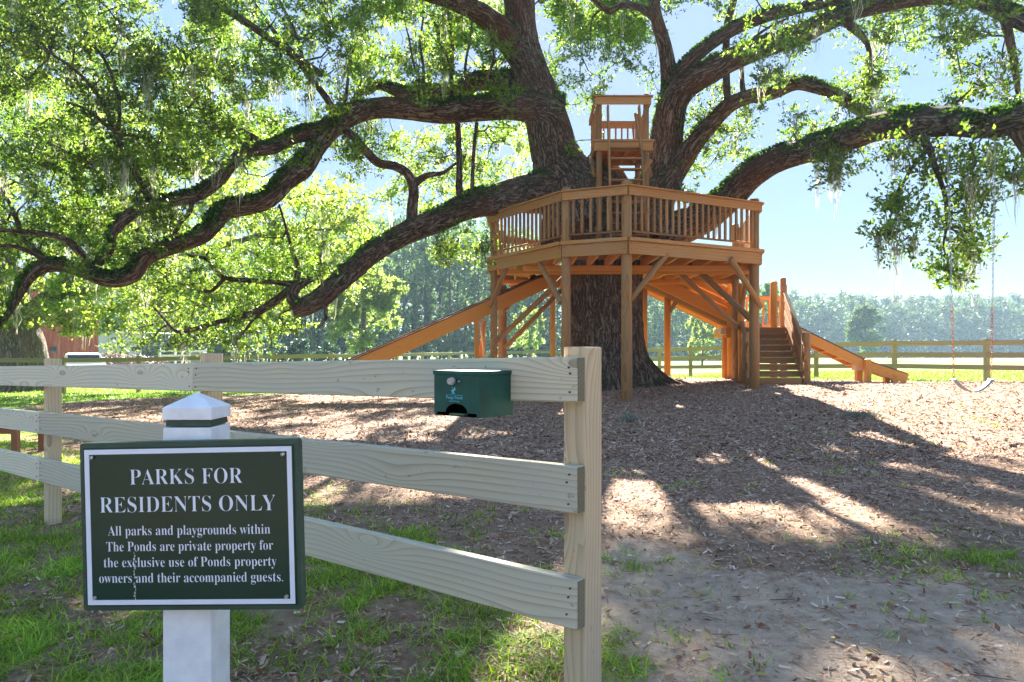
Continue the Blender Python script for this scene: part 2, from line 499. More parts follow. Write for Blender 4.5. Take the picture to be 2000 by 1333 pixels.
sepp = tm.node('SeparateXYZ'); tm.link(pos, sepp.inputs[0])
fargrn = tm.ramp(tm.noise(tm.mapping(pos, (.12, .3, 1)), 1, 4, .6), [(.3, (.115, .21, .035)), (.6, (.165, .275, .05)), (.8, (.22, .29, .075))])
farf = tm.ramp(tm.math('DIVIDE', sepp.outputs[1], 60.0), [(.4, (0,)*3), (.8, (1,)*3)])
grn = tm.mix(farf, grn, fargrn)
nn = tm.noise(pos, 14, 4, .7)
def soft(sig, lo=.35, hi=.65, amt=.55):
    a = tm.math('ADD', sig, tm.math('MULTIPLY', tm.math('SUBTRACT', nn, .5), amt))
    return tm.ramp(a, [(lo, (0,)*3), (hi, (1,)*3)])
col = tm.mix(soft(sep.outputs[2]), mul, dirtc)
col = tm.mix(soft(sep.outputs[1], .2, .85, .9), col, sandc)
gfade = tm.ramp(tm.math('DIVIDE', sepp.outputs[1], 20.0), [(.35, (.10,)*3), (.6, (1,)*3)])
gmix = tm.ramp(tm.math('ADD', sep.outputs[0], tm.math('MULTIPLY', tm.math('SUBTRACT', nn, .5), .5)), [(.40, (0,)*3), (.75, (1,)*3)])
col = tm.mix(tm.math('MULTIPLY', gmix, gfade), col, grn)
tm.link(col, tm.b.inputs['Base Color']); tm.b.inputs['Roughness'].default_value = .95
tm.b.inputs['Specular IOR Level'].default_value = .1
hgt = tm.math('ADD', tm.math('MULTIPLY', sc1.outputs[0], .5), tm.noise(pos, 60, 4, .7))
tm.bump(hgt, .7, .02)
gme = mesh_np('ground', V, Fg, [tm.m], smooth=True)
ca = gme.color_attributes.new('cover', 'FLOAT_COLOR', 'POINT')
colarr = np.stack([g.ravel(), s_.ravel(), d_.ravel(), np.ones(g.size)], -1).astype(np.float32)
ca.data.foreach_set('color', colarr.ravel())
ground = link('ground', gme); tag(ground, kind='structure')

# pale farm track at the foot of the far wood
bmt = bmesh.new()
vs = []
for i, x in enumerate(np.linspace(20, 190, 24)):
    y0 = 150 + math.sin(i*.5)*1.5
    vs.append((bmt.verts.new((x, y0, .185+.02)), bmt.verts.new((x, y0+16, .185+.02))))
for a, b in zip(vs, vs[1:]): bmt.faces.new((a[0], b[0], b[1], a[1]))
track = bm_obj('dirt_track', bmt, simple('dirt_track', (.42, .33, .24), .95, 0, .2, .2)); tag(track, kind='structure')

# ------------------------------------------------------------------ near board fence
u = Vector((-.789, .614, 0)).normalized(); nrm = Vector((-.614, -.789, 0)).normalized()
Pc = Vector((.219, 2.4, 0))              # outer corner of the board ends
LEN = 9.0
fence = thing('board_fence', (Pc.x, Pc.y, 0), 'pale weathered three-board fence in the foreground ending at a tall post', 'fence')
rails = [(-.012, -.166, -.109, -.263), (-.381, -.540, -.447, -.606), (-.763, -.931, -.781, -.949)]
def rail_z(r, t):  # centre height at distance t along the fence
    a = (r[0]+r[1])/2; b = (r[2]+r[3])/2
    return EYE + a + (b-a)*t/5.61
posts_t = [0.0, 2.47, 4.70, 6.95, 9.2]
for ri, r in enumerate(rails):
    h = ((r[0]-r[1])+(r[2]-r[3]))/2
    cuts = [0, 2.50, 6.95, 9.2] if ri == 0 else ([0, 4.70, 9.2] if ri == 1 else [0, 4.70, 9.2])
    for t0, t1 in zip(cuts, cuts[1:]):
        t1b = t1-.003
        nudge = nrm*(.002*random.random())
        p0 = Pc + u*t0 - nrm*.0225 + nudge; p1 = Pc + u*t1b - nrm*.0225 + nudge
        p0.z = rail_z(r, t0); p1.z = rail_z(r, t1b)
        beam('rail', p0, p1, .045, h, M['fence_wood'], fence, bev=.004)
        if t0 == 0:
            e_ = Pc + u*(-.0012) - nrm*.0225 + nudge; e_.z = rail_z(r, 0)
            beam('end_grain', e_-u*.001, e_+u*.001, .041, h-.006, M['end_grain'], fence, bev=0)
        for tt in (t0+.035, t1b-.035):
            for zz_ in (-.045, .02, .05):
                q = Pc + u*(tt+random.uniform(-.009, .009)) + nrm*.0005; q.z = rail_z(r, tt)+zz_+random.uniform(-.010, .010)
                log('nail', q-nrm*.002, q+nrm*.0025, .0035, .0035, M['nail'], fence, seg=8)
for k, t in enumerate(posts_t):
    top = EYE + .022 - .10*t/5.61 + (.02 if k else 0)
    w = .088 if k == 0 else .080
    dp = .115 if k == 0 else .095
    c = Pc + u*(t + (w/2 if k == 0 else 0)) - nrm*(.045+dp/2+.001)
    b = gz(c.x, c.y) - .3
    o = beam('post', (c.x, c.y, b), (c.x, c.y, top), w, dp, M['post_wood'], fence, up=nrm, bev=.005)

# ------------------------------------------------------------------ waste bag dispenser box on the top rail
bc = Vector((-.111, 2.436, 0)); bw, bd, bh = .212, .188, .160
zt = EYE-.062
disp = thing('bag_dispenser', (bc.x, bc.y, zt-bh), 'dark green metal dog waste bag dispenser box screwed to the top fence rail', 'dispenser box')
def BX(a, b, z):   # a along u from the near corner, b back toward the rail, z down from the top
    q = bc + u*a - nrm*b; return Vector((q.x, q.y, zt - z))
def quad_prism(name, a0, a1, b0, b1, z0, z1, mat):
    c = BX((a0+a1)/2, (b0+b1)/2, (z0+z1)/2)
    return boxat(name, c, abs(a1-a0), abs(b1-b0), abs(z1-z0), mat, disp, rotz=math.atan2(u.y, u.x), bev=.0015)
quad_prism('lid', -.004, bw+.004, -.004, bd, 0, .014, M['box_green'])
quad_prism('side_panel', 0, .003, .003, bd, .0145, bh, M['box_green'])
quad_prism('side_panel', bw-.003, bw, .003, bd, .0145, bh, M['box_green'])
quad_prism('back_panel', .003, bw-.003, bd-.004, bd-.001, .0145, bh-.004, M['box_shade'])
# front panel with arched opening
cols = [(0, bh), (.012, bh), (.0121, bh-.014)]
for i in range(15):
    a = math.pi*(1-i/14)
    cols.append((bw*.5+.052*math.cos(a), bh-.014-.032*math.sin(a)))
cols += [(bw-.0121, bh-.014), (bw-.012, bh), (bw, bh)]
bm = bmesh.new()
rows_ = [[bm.verts.new(BX(a, b, z)) for b, z in ((0, .0145), (0, zb), (.003, zb), (.003, .0145))] for a, zb in cols]
for r0_, r1_ in zip(rows_, rows_[1:]):
    for k in range(4):
        bm.faces.new((r0_[k], r0_[(k+1) % 4], r1_[(k+1) % 4], r1_[k]))
bm.faces.new(rows_[0][::-1]); bm.faces.new(rows_[-1])
bmesh.ops.recalc_face_normals(bm, faces=bm.faces)
bm_obj('front_panel', bm, M['box_green'], disp)
quad_prism('shade_liner', .0035, .0045, .004, bd-.005, .02, bh-.004, M['box_shade'])  # added black sheets that paint shade over the green inner sides
quad_prism('shade_liner', bw-.0045, bw-.0035, .004, bd-.005, .02, bh-.004, M['box_shade'])
quad_prism('inner_floor', .003, bw-.003, .004, bd-.004, bh-.0035, bh-.001, M['box_shade'])
quad_prism('tray', bw*.5-.03, bw*.5+.04, .006, .03, bh-.010, bh-.0045, simple('tray_green', (.09, .17, .08), .5))
kp = BX(bw*.56, 0, .036)
log('knob', kp+nrm*.002, kp+nrm*.022, .0135, .0125, M['knob'], disp, seg=20)
kp2 = BX(bw*.42, 0, .036); log('rivet', kp2, kp2+nrm*.003, .003, .003, M['steel'], disp, seg=10)

# text helper ------------------------------------------------------------
def serif(s):
    out = ''
    for ch in s:
        if 'A' <= ch <= 'Z': out += chr(0x1D400+ord(ch)-65)
        elif 'a' <= ch <= 'z': out += chr(0x1D41A+ord(ch)-97)
        else: out += ch
    return out
def text_mesh(body, mat, offset=0.0, extrude=0.0):
    cu = bpy.data.curves.new('lettering', 'FONT')
    cu.body = body; cu.offset = offset; cu.resolution_u = 4
    o = bpy.data.objects.new('lettering', cu); C.objects.link(o)
    dg = bpy.context.evaluated_depsgraph_get(); dg.update()
    me = bpy.data.meshes.new_from_object(o.evaluated_get(dg))
    C.objects.unlink(o); bpy.data.objects.remove(o)
    me.materials.clear(); me.materials.append(mat)
    return me
def fit_text(me, w, h, capref=None):
    co = np.empty(len(me.vertices)*3, np.float32); me.vertices.foreach_get('co', co); co = co.reshape(-1, 3)
    x0, x1 = co[:, 0].min(), co[:, 0].max()
    co[:, 0] = (co[:, 0]-(x0+x1)/2)*w/(x1-x0)
    ch = capref if capref else co[:, 1].max()
    co[:, 1] *= h/ch
    V2 = np.stack([co[:, 0], np.zeros(len(co)), co[:, 1]], -1).astype(np.float32)
    me.vertices.foreach_set('co', V2.ravel()); me.update()
    return me
Mbox = Matrix((( -u.x, -nrm.x, 0, 0), (-u.y, -nrm.y, 0, 0), (0, 0, 1, 0), (0, 0, 0, 1)))
def box_text(s, a, z, w, h):
    me = fit_text(text_mesh(s, M['box_print']), w, h)
    o = link('lettering', me); p = BX(a, -.0012, z)
    place(o, disp, Matrix.Translation(p) @ Mbox)
box_text(serif('Poopy Pooch'), bw*.54, .0985, .078, .0105)
box_text(serif('Doggie Pick Bags'), bw*.54, .1085, .048, .0048)
quad_prism('printed_line', bw*.54-.040, bw*.54+.040, -.0012, -.0002, .0845, .0855, M['box_print'])
# little printed dog mark made of blobs
bm = bmesh.new()
for (a, z, r) in [(.0, .078, .0035), (.002, .072, .005), (-.003, .066, .0045), (-.006, .061, .0035), (.007, .069, .003), (.004, .060, .002), (-.009, .066, .002), (.008, .079, .002), (-.005, .079, .002)]:
    c = BX(bw*.56+a, -.0011, z)
    ring = [bm.verts.new(c + u*(r*math.cos(k*math.pi/4)) + Vector((0, 0, r*math.sin(k*math.pi/4)))) for k in range(8)]
    bm.faces.new(ring)
bm_obj('printed_dog_mark', bm, M['box_print'], disp)

# ------------------------------------------------------------------ sign on white post
sx, sy = (365-1000)/F*2.10, 2.155
SIGN = thing('park_sign', (sx, sy, 0), 'dark green notice board reading parks for residents only on a white wooden post', 'sign')
pw = .141
pcx = (365-1000)/F*2.085; pcy = 2.085+pw/2
zt_cap = EYE + (690-768)/F*(pcy)
def zpx(y, d=2.085): return EYE + (690-y)/F*d
boxat('post', (pcx, pcy, (zpx(836)-.4)/2), pw, pw, zpx(836)+.4, M['white_paint'], SIGN, bev=.003)
boxat('band', (pcx, pcy, (zpx(834.6)+zpx(822))/2), pw-.012, pw-.012, zpx(822)-zpx(834.6)-.001, M['green_paint'], SIGN, bev=.001)
bm = bmesh.new()
hw = pw/2+.0015; za, zb, zc = zpx(821), zpx(797), zpx(771)+.004
lo = [bm.verts.new((pcx+a*hw, pcy+b*hw, za)) for a, b in ((-1, -1), (1, -1), (1, 1), (-1, 1))]
hi = [bm.verts.new((pcx+a*hw, pcy+b*hw, zb)) for a, b in ((-1, -1), (1, -1), (1, 1), (-1, 1))]
ap = bm.verts.new((pcx, pcy, zc))
bm.faces.new(lo[::-1])
for i in range(4):
    j = (i+1) % 4; bm.faces.new((lo[i], lo[j], hi[j], hi[i])); bm.faces.new((hi[i], hi[j], ap))
bmesh.ops.bevel(bm, geom=bm.edges[:], offset=.002, segments=1, affect='EDGES')
bm_obj('cap', bm, M['white_paint'], SIGN)
DS = 2.045; k_ = DS/F
SW, SH = 438*k_, 329.5*k_
Ms = Matrix.Translation(Vector(((371-1000)*k_, DS, EYE+(690-1027)*k_))) @ Matrix.Rotation(R(-3.2), 4, 'Z') @ Matrix.Rotation(R(-1.5), 4, 'Y')
def sbox(name, x0, x1, z0, z1, y0, y1, mat, bev=.0015):
    o = link(name, box_mesh(x1-x0, y1-y0, z1-z0, mat, bev))
    return place(o, SIGN, Ms @ Matrix.Translation(Vector(((x0+x1)/2, (y0+y1)/2, (z0+z1)/2))))
# backing board with rounded corners
bm = bmesh.new()
def rrect(w, h, r, n=5):
    pts = []
    for cx, cz, a0 in ((w/2-r, h/2-r, 0), (-w/2+r, h/2-r, 90), (-w/2+r, -h/2+r, 180), (w/2-r, -h/2+r, 270)):
        for i in range(n+1):
            a = R(a0+90*i/n); pts.append((cx+r*math.cos(a), cz+r*math.sin(a)))
    return pts
pts = rrect(SW, SH, .010)
A_ = [bm.verts.new((x, 0, z)) for x, z in pts]; B_ = [bm.verts.new((x, .034, z)) for x, z in pts]
bm.faces.new(A_); bm.faces.new(B_[::-1])
for i in range(len(pts)):
    j = (i+1) % len(pts); bm.faces.new((A_[i], B_[i], B_[j], A_[j]))
bmesh.ops.recalc_face_normals(bm, faces=bm.faces)
bm_obj('board', bm, M['green_paint'], SIGN, Ms)
fx0, fx1, fz0, fz1 = -SW/2+8*k_, SW/2-9*k_, -SH/2+9*k_, SH/2-10*k_
sbox('face_panel', fx0, fx1, fz0, fz1, -.004, -.0002, M['green_gloss'], .0008)
bt = 9.5*k_; m_ = 3*k_
for (a0, a1, b0, b1) in ((fx0+m_, fx1-m_, fz1-m_-bt, fz1-m_), (fx0+m_, fx1-m_, fz0+m_, fz0+m_+bt), (fx0+m_, fx0+m_+bt, fz0+m_+bt, fz1-m_-bt), (fx1-m_-bt, fx1-m_, fz0+m_+bt, fz1-m_-bt)):
    sbox('border_line', a0, a1, b0, b1, -.0052, -.0042, M['sign_white'], 0)
for sxx in (-1, 1):
    for szz in (-1, 1):
        q = Vector((((fx0+fx1)/2)+sxx*((fx1-fx0)/2-.028), -.005, (fz0+fz1)/2+szz*((fz1-fz0)/2-.026)))
        log('screw', Ms @ q, Ms @ (q+Vector((0, -.004, 0))), .0055, .0045, M['steel'], SIGN, seg=14, domed=False)
def sline(s, px0, px1, base, cap, capref):
    me = text_mesh(serif(s), M['sign_white'], offset=TOFF if cap > 25 else -.0105)
    w = (px1-px0)*k_
    me = fit_text(me, w, cap*k_, capref)
    o = link('lettering', me)
    place(o, SIGN, Ms @ Matrix.Translation(Vector((((px0+px1)/2-371)*k_, -.0047, (1027-base)*k_))))
TOFF = -.0135
CAPR = float(max(v.co.y for v in text_mesh(serif('E'), M['sign_white'], TOFF).vertices))
sline('PARKS', 254, 383, 945, 29.5, CAPR)
sline('FOR', 399, 480, 945, 29.5, CAPR)
sline('RESIDENTS', 192, 416, 999, 30, CAPR)
sline('ONLY', 432, 544, 999, 30, CAPR)
sline('All parks and playgrounds within', 207, 532, 1044, 18.5, CAPR)
sline('The Ponds are private property for', 203, 537, 1075, 18.5, CAPR)
sline('the exclusive use of Ponds property', 197, 543, 1106, 18.5, CAPR)
sline('owners and their accompanied guests.', 187, 555, 1136.5, 18.5, CAPR)
# pale scratch running down through the lettering
bm = bmesh.new()
for i in range(16):
    z = 1078 + i*6; x = 259 + 1.2*math.sin(i*1.7); w = 1.0 + (i % 3)*.6
    if i in (3, 9): continue
    c = [bm.verts.new(((x+a*w-371)*k_, -.0050, (1027-(z+b*2.6))*k_)) for a, b in ((-1, 1), (1, .8), (.7, -1), (-.8, -.7))]
    bm.faces.new(c)
bm_obj('scratch', bm, M['scratch'], SIGN, Ms)

# ------------------------------------------------------------------ play deck round the oak
FLOOR, CAPZ = 3.655, 4.72
DECKP = [Vector((-.59, 17.7)), Vector((1.05, 15.1)), Vector((2.35, 14.5)), Vector((5.65, 16.25)),
         Vector((6.25, 19.6)), Vector((4.1, 22.0)), Vector((1.2, 22.2)), Vector((-.45, 20.6))]
TC = Vector((2.36, 18.35))    # trunk centre
deck = thing('play_deck', (2.4, 18.3, gz(2.4, 18.3)), 'orange stained wooden deck on log posts wrapped round the big oak trunk', 'deck')
def v3(p, z): return Vector((p[0], p[1], z))
nD = len(DECKP)
cen = Vector((2.6, 18.3))
def inset(i, d):
    p = DECKP[i]; a = (DECKP[i-1]-p).normalized(); b = (DECKP[(i+1) % nD]-p).normalized()
    m = (a+b); m = m.normalized() if m.length > .05 else (cen-p).normalized()
    if m.dot(cen-p) < 0: m = -m
    s = max(.35, abs(a.x*m.y-a.y*m.x)); return p+m*(d/s)
ramp_edge, = (4,)      # D-E edge side: ramp leaves from the back edges
for i in range(nD):
    a, b = DECKP[i], DECKP[(i+1) % nD]
    d = (b-a).normalized(); out = Vector((d.y, -d.x))
    if out.dot((a+b)/2-cen) < 0: out = -out
    e = .012
    mat = M['stain']
    beam('fascia', v3(a+d*e, FLOOR-.205), v3(b-d*e, FLOOR-.205), .045, .255, mat, deck)
    beam('edge_board', v3(a+out*.03+d*e*.3, FLOOR-.035), v3(b+out*.03-d*e*.3, FLOOR-.035), .09, .075, mat, deck)
    if i == 4: continue    # opening to the ramp
    ai, bi = inset(i, .02), inset((i+1) % nD, .02)
    beam('rail_board', v3(a+d*e, CAPZ-.115), v3(b-d*e, CAPZ-.115), .04, .17, mat, deck)
    beam('rail_cap', v3(a+out*.01+d*.004, CAPZ-.013), v3(b+out*.01-d*.004, CAPZ-.013), .13, .028, mat, deck)
    in_ = -out*.10
    log('bottom_rail', v3(a+in_+d*.06, FLOOR+.145), v3(b+in_-d*.06, FLOOR+.145), .024, .024, M['stain_log'], deck, seg=8)
    L = (b-a).length
    sp = .165 if i != 1 else .19
    n = int((L-.25)/sp)
    for k in range(n):
        q = a+d*(L/2+(k-(n-1)/2)*sp) - out*.055
        beam('baluster', v3(q, FLOOR+.16), v3(q, CAPZ-.06), .062, .045, M['stain_log'], deck, up=Vector((out.x, out.y, 0)), bev=.008)
    for q in (a+d*.06, b-d*.06):
        pz = FLOOR-.12
        for dz in (0, -.12):
            p = v3(q+out*.024, pz+dz); log('bolt', p, p+v3(out*.008, 0), .012, .012, M['nail'], deck, seg=6)
# corner posts
prad = [.085, .10, .112, .112, .10, .10, .09, .09]
PP = []
for i in range(nD):
    q = inset(i, .14); PP.append(q)
    z0 = gz(q.x, q.y)-.35
    log('post', v3(q, z0), v3(q, CAPZ+.11), prad[i]*1.04, prad[i]*.94, M['stain_log'], deck, seg=18, domed=True)
# joists (front to back), clipped to the deck outline and the trunk
def xclip(x):
    ys_ = []
    for i in range(nD):
        a, b = DECKP[i], DECKP[(i+1) % nD]
        if (a.x-x)*(b.x-x) < 0: ys_.append(a.y+(b.y-a.y)*(x-a.x)/(b.x-a.x))
    return (min(ys_), max(ys_)) if len(ys_) >= 2 else None
def yclip(y):
    xs_ = []
    for i in range(nD):
        a, b = DECKP[i], DECKP[(i+1) % nD]
        if (a.y-y)*(b.y-y) < 0: xs_.append(a.x+(b.x-a.x)*(y-a.y)/(b.y-a.y))
    return (min(xs_), max(xs_)) if len(xs_) >= 2 else None
x = -.35
while x < 6.1:
    r = xclip(x)
    if r:
        y0, y1 = r[0]+.05, r[1]-.05
        segs = [(y0, y1)]
        if abs(x-TC.x) < 1.15: segs = [(y0, TC.y-1.2), (TC.y+1.2, y1)]
        for s0, s1 in segs:
            if s1-s0 > .2: beam('joist', (x, s0, FLOOR-.21), (x, s1, FLOOR-.21), .045, .235, M['stain_bounce_lit'], deck)
    x += .43
for y in (16.5, 17.25, 19.7, 20.9):
    r = yclip(y)
    if r: beam('beam', (r[0]+.08, y, FLOOR-.39), (r[1]-.08, y, FLOOR-.39), .09, .115, M['stain_bounce_lit'], deck)
y = 14.62
while y < 22.15:
    r = yclip(y)
    if r:
        segs = [(r[0]+.04, r[1]-.04)]
        if abs(y-TC.y) < 1.1:
            h_ = math.sqrt(max(.0, 1.25**2-(y-TC.y)**2)); segs = [(r[0]+.04, TC.x-h_), (TC.x+h_, r[1]-.04)]
        for s0, s1 in segs:
            if s1-s0 > .15: beam('floor_board', (s0, y, FLOOR-.072), (s1, y, FLOOR-.072), .138, .036, M['stain'], deck, bev=.004)
    y += .146
# knee braces and long raking braces (round logs)
def brace(a, b, r=.058): log('brace', a, b, r, r*.95, M['stain_log'], deck, seg=12)
brace(P(957, 600, 17.75), P(990, 521, 17.1))
brace(P(1096, 592, 15.2), P(1050, 508, 15.95), .062)
brace(P(1231, 586, 14.65), P(1303, 496, 15.0), .062)
brace(P(1486, 600, 16.3), P(1427, 505, 15.75), .07)
brace(P(1484, 640, 16.5), P(1333, 500, 17.6), .075)
brace(P(1444, 642, 18.6), P(1313, 520, 18.3), .065)
brace(P(962, 674, 17.9), P(1112, 532, 17.6), .065)
brace(P(986, 680, 19.2), P(1118, 545, 18.9), .06)
brace(P(1306, 612, 21.0), P(1358, 535, 20.6), .06)
brace(P(1448, 600, 18.5), P(1466, 512, 18.0), .06)
brace(P(975, 540, 18.2), P(984, 615, 19.0), .05)
brace(P(986, 607, 19.2), P(1045, 538, 19.4), .055)
for px, d, r in ((984, 19.3, .085), (1303.5, 21.0, .10), (1448, 18.7, .085), (1252, 21.0, .07)):
    p = P(px, 690, d); log('post', (p.x, d, gz(p.x, d)-.3), (p.x, d, FLOOR-.53), r, r*.97, M['stain_bounce_lit'] if px > 1000 else M['stain_log'], deck, seg=14)
# oak litter on the deck floor
# ------------------------------------------------------------------ lookout tower on the deck
tw = thing('lookout_tower', (2.55, 17.0, FLOOR-.05), 'tall narrow wooden lookout tower with a steep ladder standing on the deck', 'tower')
fy, by_ = 16.5, 17.62
xl, xr = 170/F*fy, 262/F*fy
TF = EYE+(690-280)/F*fy    # tower floor
TT = EYE+(690-193)/F*fy    # top bar
for xx, yy in ((xl, fy), (xr, fy), (xl, by_), (xr, by_)):
    top = TT+.10 if yy == fy else TF+1.05
    log('post', (xx, yy, FLOOR-.05), (xx, yy, top), .07, .065, M['stain_log'], tw, seg=14, domed=True)
ms, ml = M['stain'], M['stain_log']
for yy, x0, x1 in ((fy-.09, xl-.12, xr+.14), (by_+.09, xl-.1, xr+.1)):
    beam('platform_fascia', (x0, yy, TF-.10), (x1, yy, TF-.10), .04, .20, ms, tw)
    beam('edge_board', (x0-.02, yy-.01, TF+.028), (x1+.02, yy-.01, TF+.028), .09, .05, ms, tw)
for xx in (xl-.10, xr+.10):
    beam('platform_fascia', (xx, fy-.06, TF-.10), (xx, by_+.06, TF-.10), .04, .20, ms, tw)
yb = fy-.02
while yb < by_+.06:
    beam('floor_board', (xl-.08, yb, TF-.018), (xr+.08, yb, TF-.018), .118, .032, M['stain_bounce_lit'], tw, bev=.003); yb += .13
for k in range(4):
    xx = xl+.1+(xr-xl-.2)*k/3
    beam('joist', (xx, fy-.05, TF-.10), (xx, by_+.05, TF-.10), .04, .13, M['stain_bounce_lit'], tw)
beam('top_bar', (xl-.10, fy-.085, TT-.08), (xr+.10, fy-.085, TT-.08), .04, .17, ms, tw)
beam('top_cap', (xl-.14, fy-.07, TT+.02), (xr+.14, fy-.07, TT+.02), .15, .03, ms, tw)
RZ = TF+.86
beam('rail_board', (xl-.06, by_-.06, RZ-.1), (xr+.06, by_-.06, RZ-.1), .04, .18, ms, tw)
for k in range(7):
    xx = xl+.1+(xr-xl-.2)*k/6
    beam('baluster', (xx, by_-.02, TF+.02), (xx, by_-.02, RZ-.05), .04, .04, ml, tw, up=Vector((0, 1, 0)))
for sx_, xx in ((-1, xl-.09), (1, xr+.09)):
    beam('side_rail', (xx, fy-.05, TT-.06), (xx, by_+.05, RZ-.02), .04, .16, ms, tw)
    for k in range(5):
        yy = fy+.18+(by_-fy-.35)*k/4
        beam('baluster', (xx-sx_*.04, yy, TF-.02), (xx-sx_*.04, yy, TT-.1-(TT-RZ)*(yy-fy)/(by_-fy)), .035, .035, ml, tw, up=Vector((0, 1, 0)))
    brz = TF-.75
    log('brace', (xx+sx_*.02, fy+.0, brz), (xx+sx_*.02, fy+.62, TF-.16), .045, .045, ml, tw, seg=10)
log('brace', P(1255, 335, 16.45), P(1272, 313, 16.3), .05, .05, M['stain'], tw, seg=10)
# ladder
lb0, lb1 = Vector((2.16, 15.55, FLOOR-.04)), Vector((2.93, 15.55, FLOOR-.04))
lt0, lt1 = P(1187, 208, 16.34), P(1248, 208, 16.34)
beam('ladder_stile', lb0, lt0, .045, .13, ml, tw, up=Vector((0, -1, .3)))
beam('ladder_stile', lb1, lt1, .045, .13, ml, tw, up=Vector((0, -1, .3)))
Hh = lt0.z-lb0.z
k = 1
while k*.255 < (TF-FLOOR):
    f = k*.255/Hh
    a, b = lb0.lerp(lt0, f), lb1.lerp(lt1, f)
    beam('tread', a+Vector((.02, 0, 0)), b-Vector((.02, 0, 0)), .16, .035, ml, tw); k += 1
beam('hand_rail', P(1240, 221, 16.1), P(1252, 292, 15.95), .035, .05, ml, tw)
beam('hand_rail', P(1235, 243, 16.9), P(1238, 275, 16.9), .035, .05, ml, tw)

# ------------------------------------------------------------------ slides, ramp, stairs
def sloped_board(name, a, b, w, h, mat, parent): return beam(name, a, b, w, h, mat, parent)
def slide(label, pts, width, parent_name='slide', supports=(), side=.30):
    """pts: top-edge polyline of the near side board; slide bed lies behind it (+y)"""
    s = thing(parent_name, (pts[-1].x, pts[-1].y, gz(pts[-1].x, pts[-1].y)), label, 'slide')
    for a, b in zip(pts, pts[1:]):
        dn = Vector((0, 0, -side/2))
        dirn = (b-a).normalized(); back = Vector((0, 0, 1)).cross(dirn).normalized()
        if back.y < 0: back = -back
        beam('side_board', a+dn, b+dn, .045, side, M['stain_bounce_lit'], s)
        beam('side_board', a+dn+back*width, b+dn+back*width, .045, side, M['stain_bounce_lit'], s)
        for off in (0, width):
            beam('edge_strip', a+back*off+Vector((0, 0, .012)), b+back*off+Vector((0, 0, .012)), .085, .028, M['slide_bed'], s)
        c = back*(width/2)+Vector((0, 0, -side*.62))
        beam('slide_bed', a+c, b+c, width-.05, .02, M['stain'], s)
        n = max(2, int((b-a).length/.42))
        for k in range(n):
            q = a.lerp(b, (k+.5)/n)+Vector((0, 0, -side*.86))
            beam('cleat', q+back*.03, q+back*(width-.03), .09, .05, M['stain_bounce_lit'], s)
    return s
sa, sb = P(1105, 520, 19.0), P(700, 699.5, 17.0)
ext = sb + (sb-sa)*.13
s1 = slide('long orange wooden slide running down left from under the deck', [sa, ext, ext+Vector((-.35, -.05, -.10))], .62, side=.36)
for px, d in ((931, 17.95), (944, 18.6)):
    p = P(px, 618, d)
    beam('support_post', (p.x, d, gz(p.x, d)-.3), (p.x, d, p.z-(.05 if d < 18 else .12)), .11, .11, M['stain_bounce_lit'], s1, up=Vector((0, 1, 0)))
beam('cross_brace', P(938, 628, 18.1), P(946, 697, 18.3), .04, .07, M['end_lit_wood'], s1)  # sunlit look put into the pale wood colour
beam('cross_brace', P(947, 628, 18.4), P(935, 700, 18.2), .04, .07, M['stain_bounce_lit'], s1)
beam('cross_brace', P(934, 625, 18.15), P(947, 629, 18.5), .05, .14, M['end_lit_wood'], s1)

# intermediate landing with stairs
PZ = 2.02
f0, f1 = Vector((5.82, 17.6, 0)), Vector((7.12, 17.6, 0))     # stair foot left, right
t0_, t1_ = Vector((6.32, 20.1, 0)), Vector((7.60, 20.1, 0))    # stair head
zf = gz(6.5, 17.6)
st = thing('staircase', (6.45, 17.7, zf), 'wooden stairs with plank side guards rising to the small landing', 'stairs')
nst = 9
for k in range(nst):
    f = k/nst; fn = (k+1)/nst
    za_, zb_ = zf+(PZ-zf)*f, zf+(PZ-zf)*fn
    a, b = f0.lerp(t0_, f), f1.lerp(t1_, f); an, bn = f0.lerp(t0_, fn), f1.lerp(t1_, fn)
    beam('riser', Vector((a.x, a.y, (za_+zb_)/2-.01)), Vector((b.x, b.y, (za_+zb_)/2-.01)), .022, (zb_-za_)-.042, M['stain_log'], st)
    mid = (a+an)/2; mid2 = (b+bn)/2
    beam('tread', Vector((mid.x, mid.y-.02, zb_-.016)), Vector((mid2.x, mid2.y-.02, zb_-.016)), (an-a).length+.04, .034, M['stain'], st)
for e0, e1, sgn in ((f0, t0_, -1), (f1, t1_, 1)):
    for k in range(5):
        off = sgn*(.045+.016*(k % 2)); zo = .02+k*.205
        a = Vector((e0.x+off, e0.y-.02, zf+zo)); b = Vector((e1.x+off, e1.y, PZ+zo))
        if k == 0: a.z, b.z = zf+.06, PZ+.02
        beam('side_board', a, b, .032, .165 if k else .24, ms, st)
    a = Vector((e0.x+sgn*.06, e0.y-.03, zf+.97)); b = Vector((e1.x+sgn*.06, e1.y, PZ+.97))
    beam('rail_cap', a, b, .10, .04, ml, st)
for px, d, top, r in ((1574, 17.75, 649, .112), (1457, 17.75, 649, .105)):
    p = P(px, 690, d); log('newel_post', (p.x, d, gz(p.x, d)-.3), (p.x, d, EYE+(690-top)/F*d), r, r*.97, M['stain_log'], st, seg=18, domed=True)
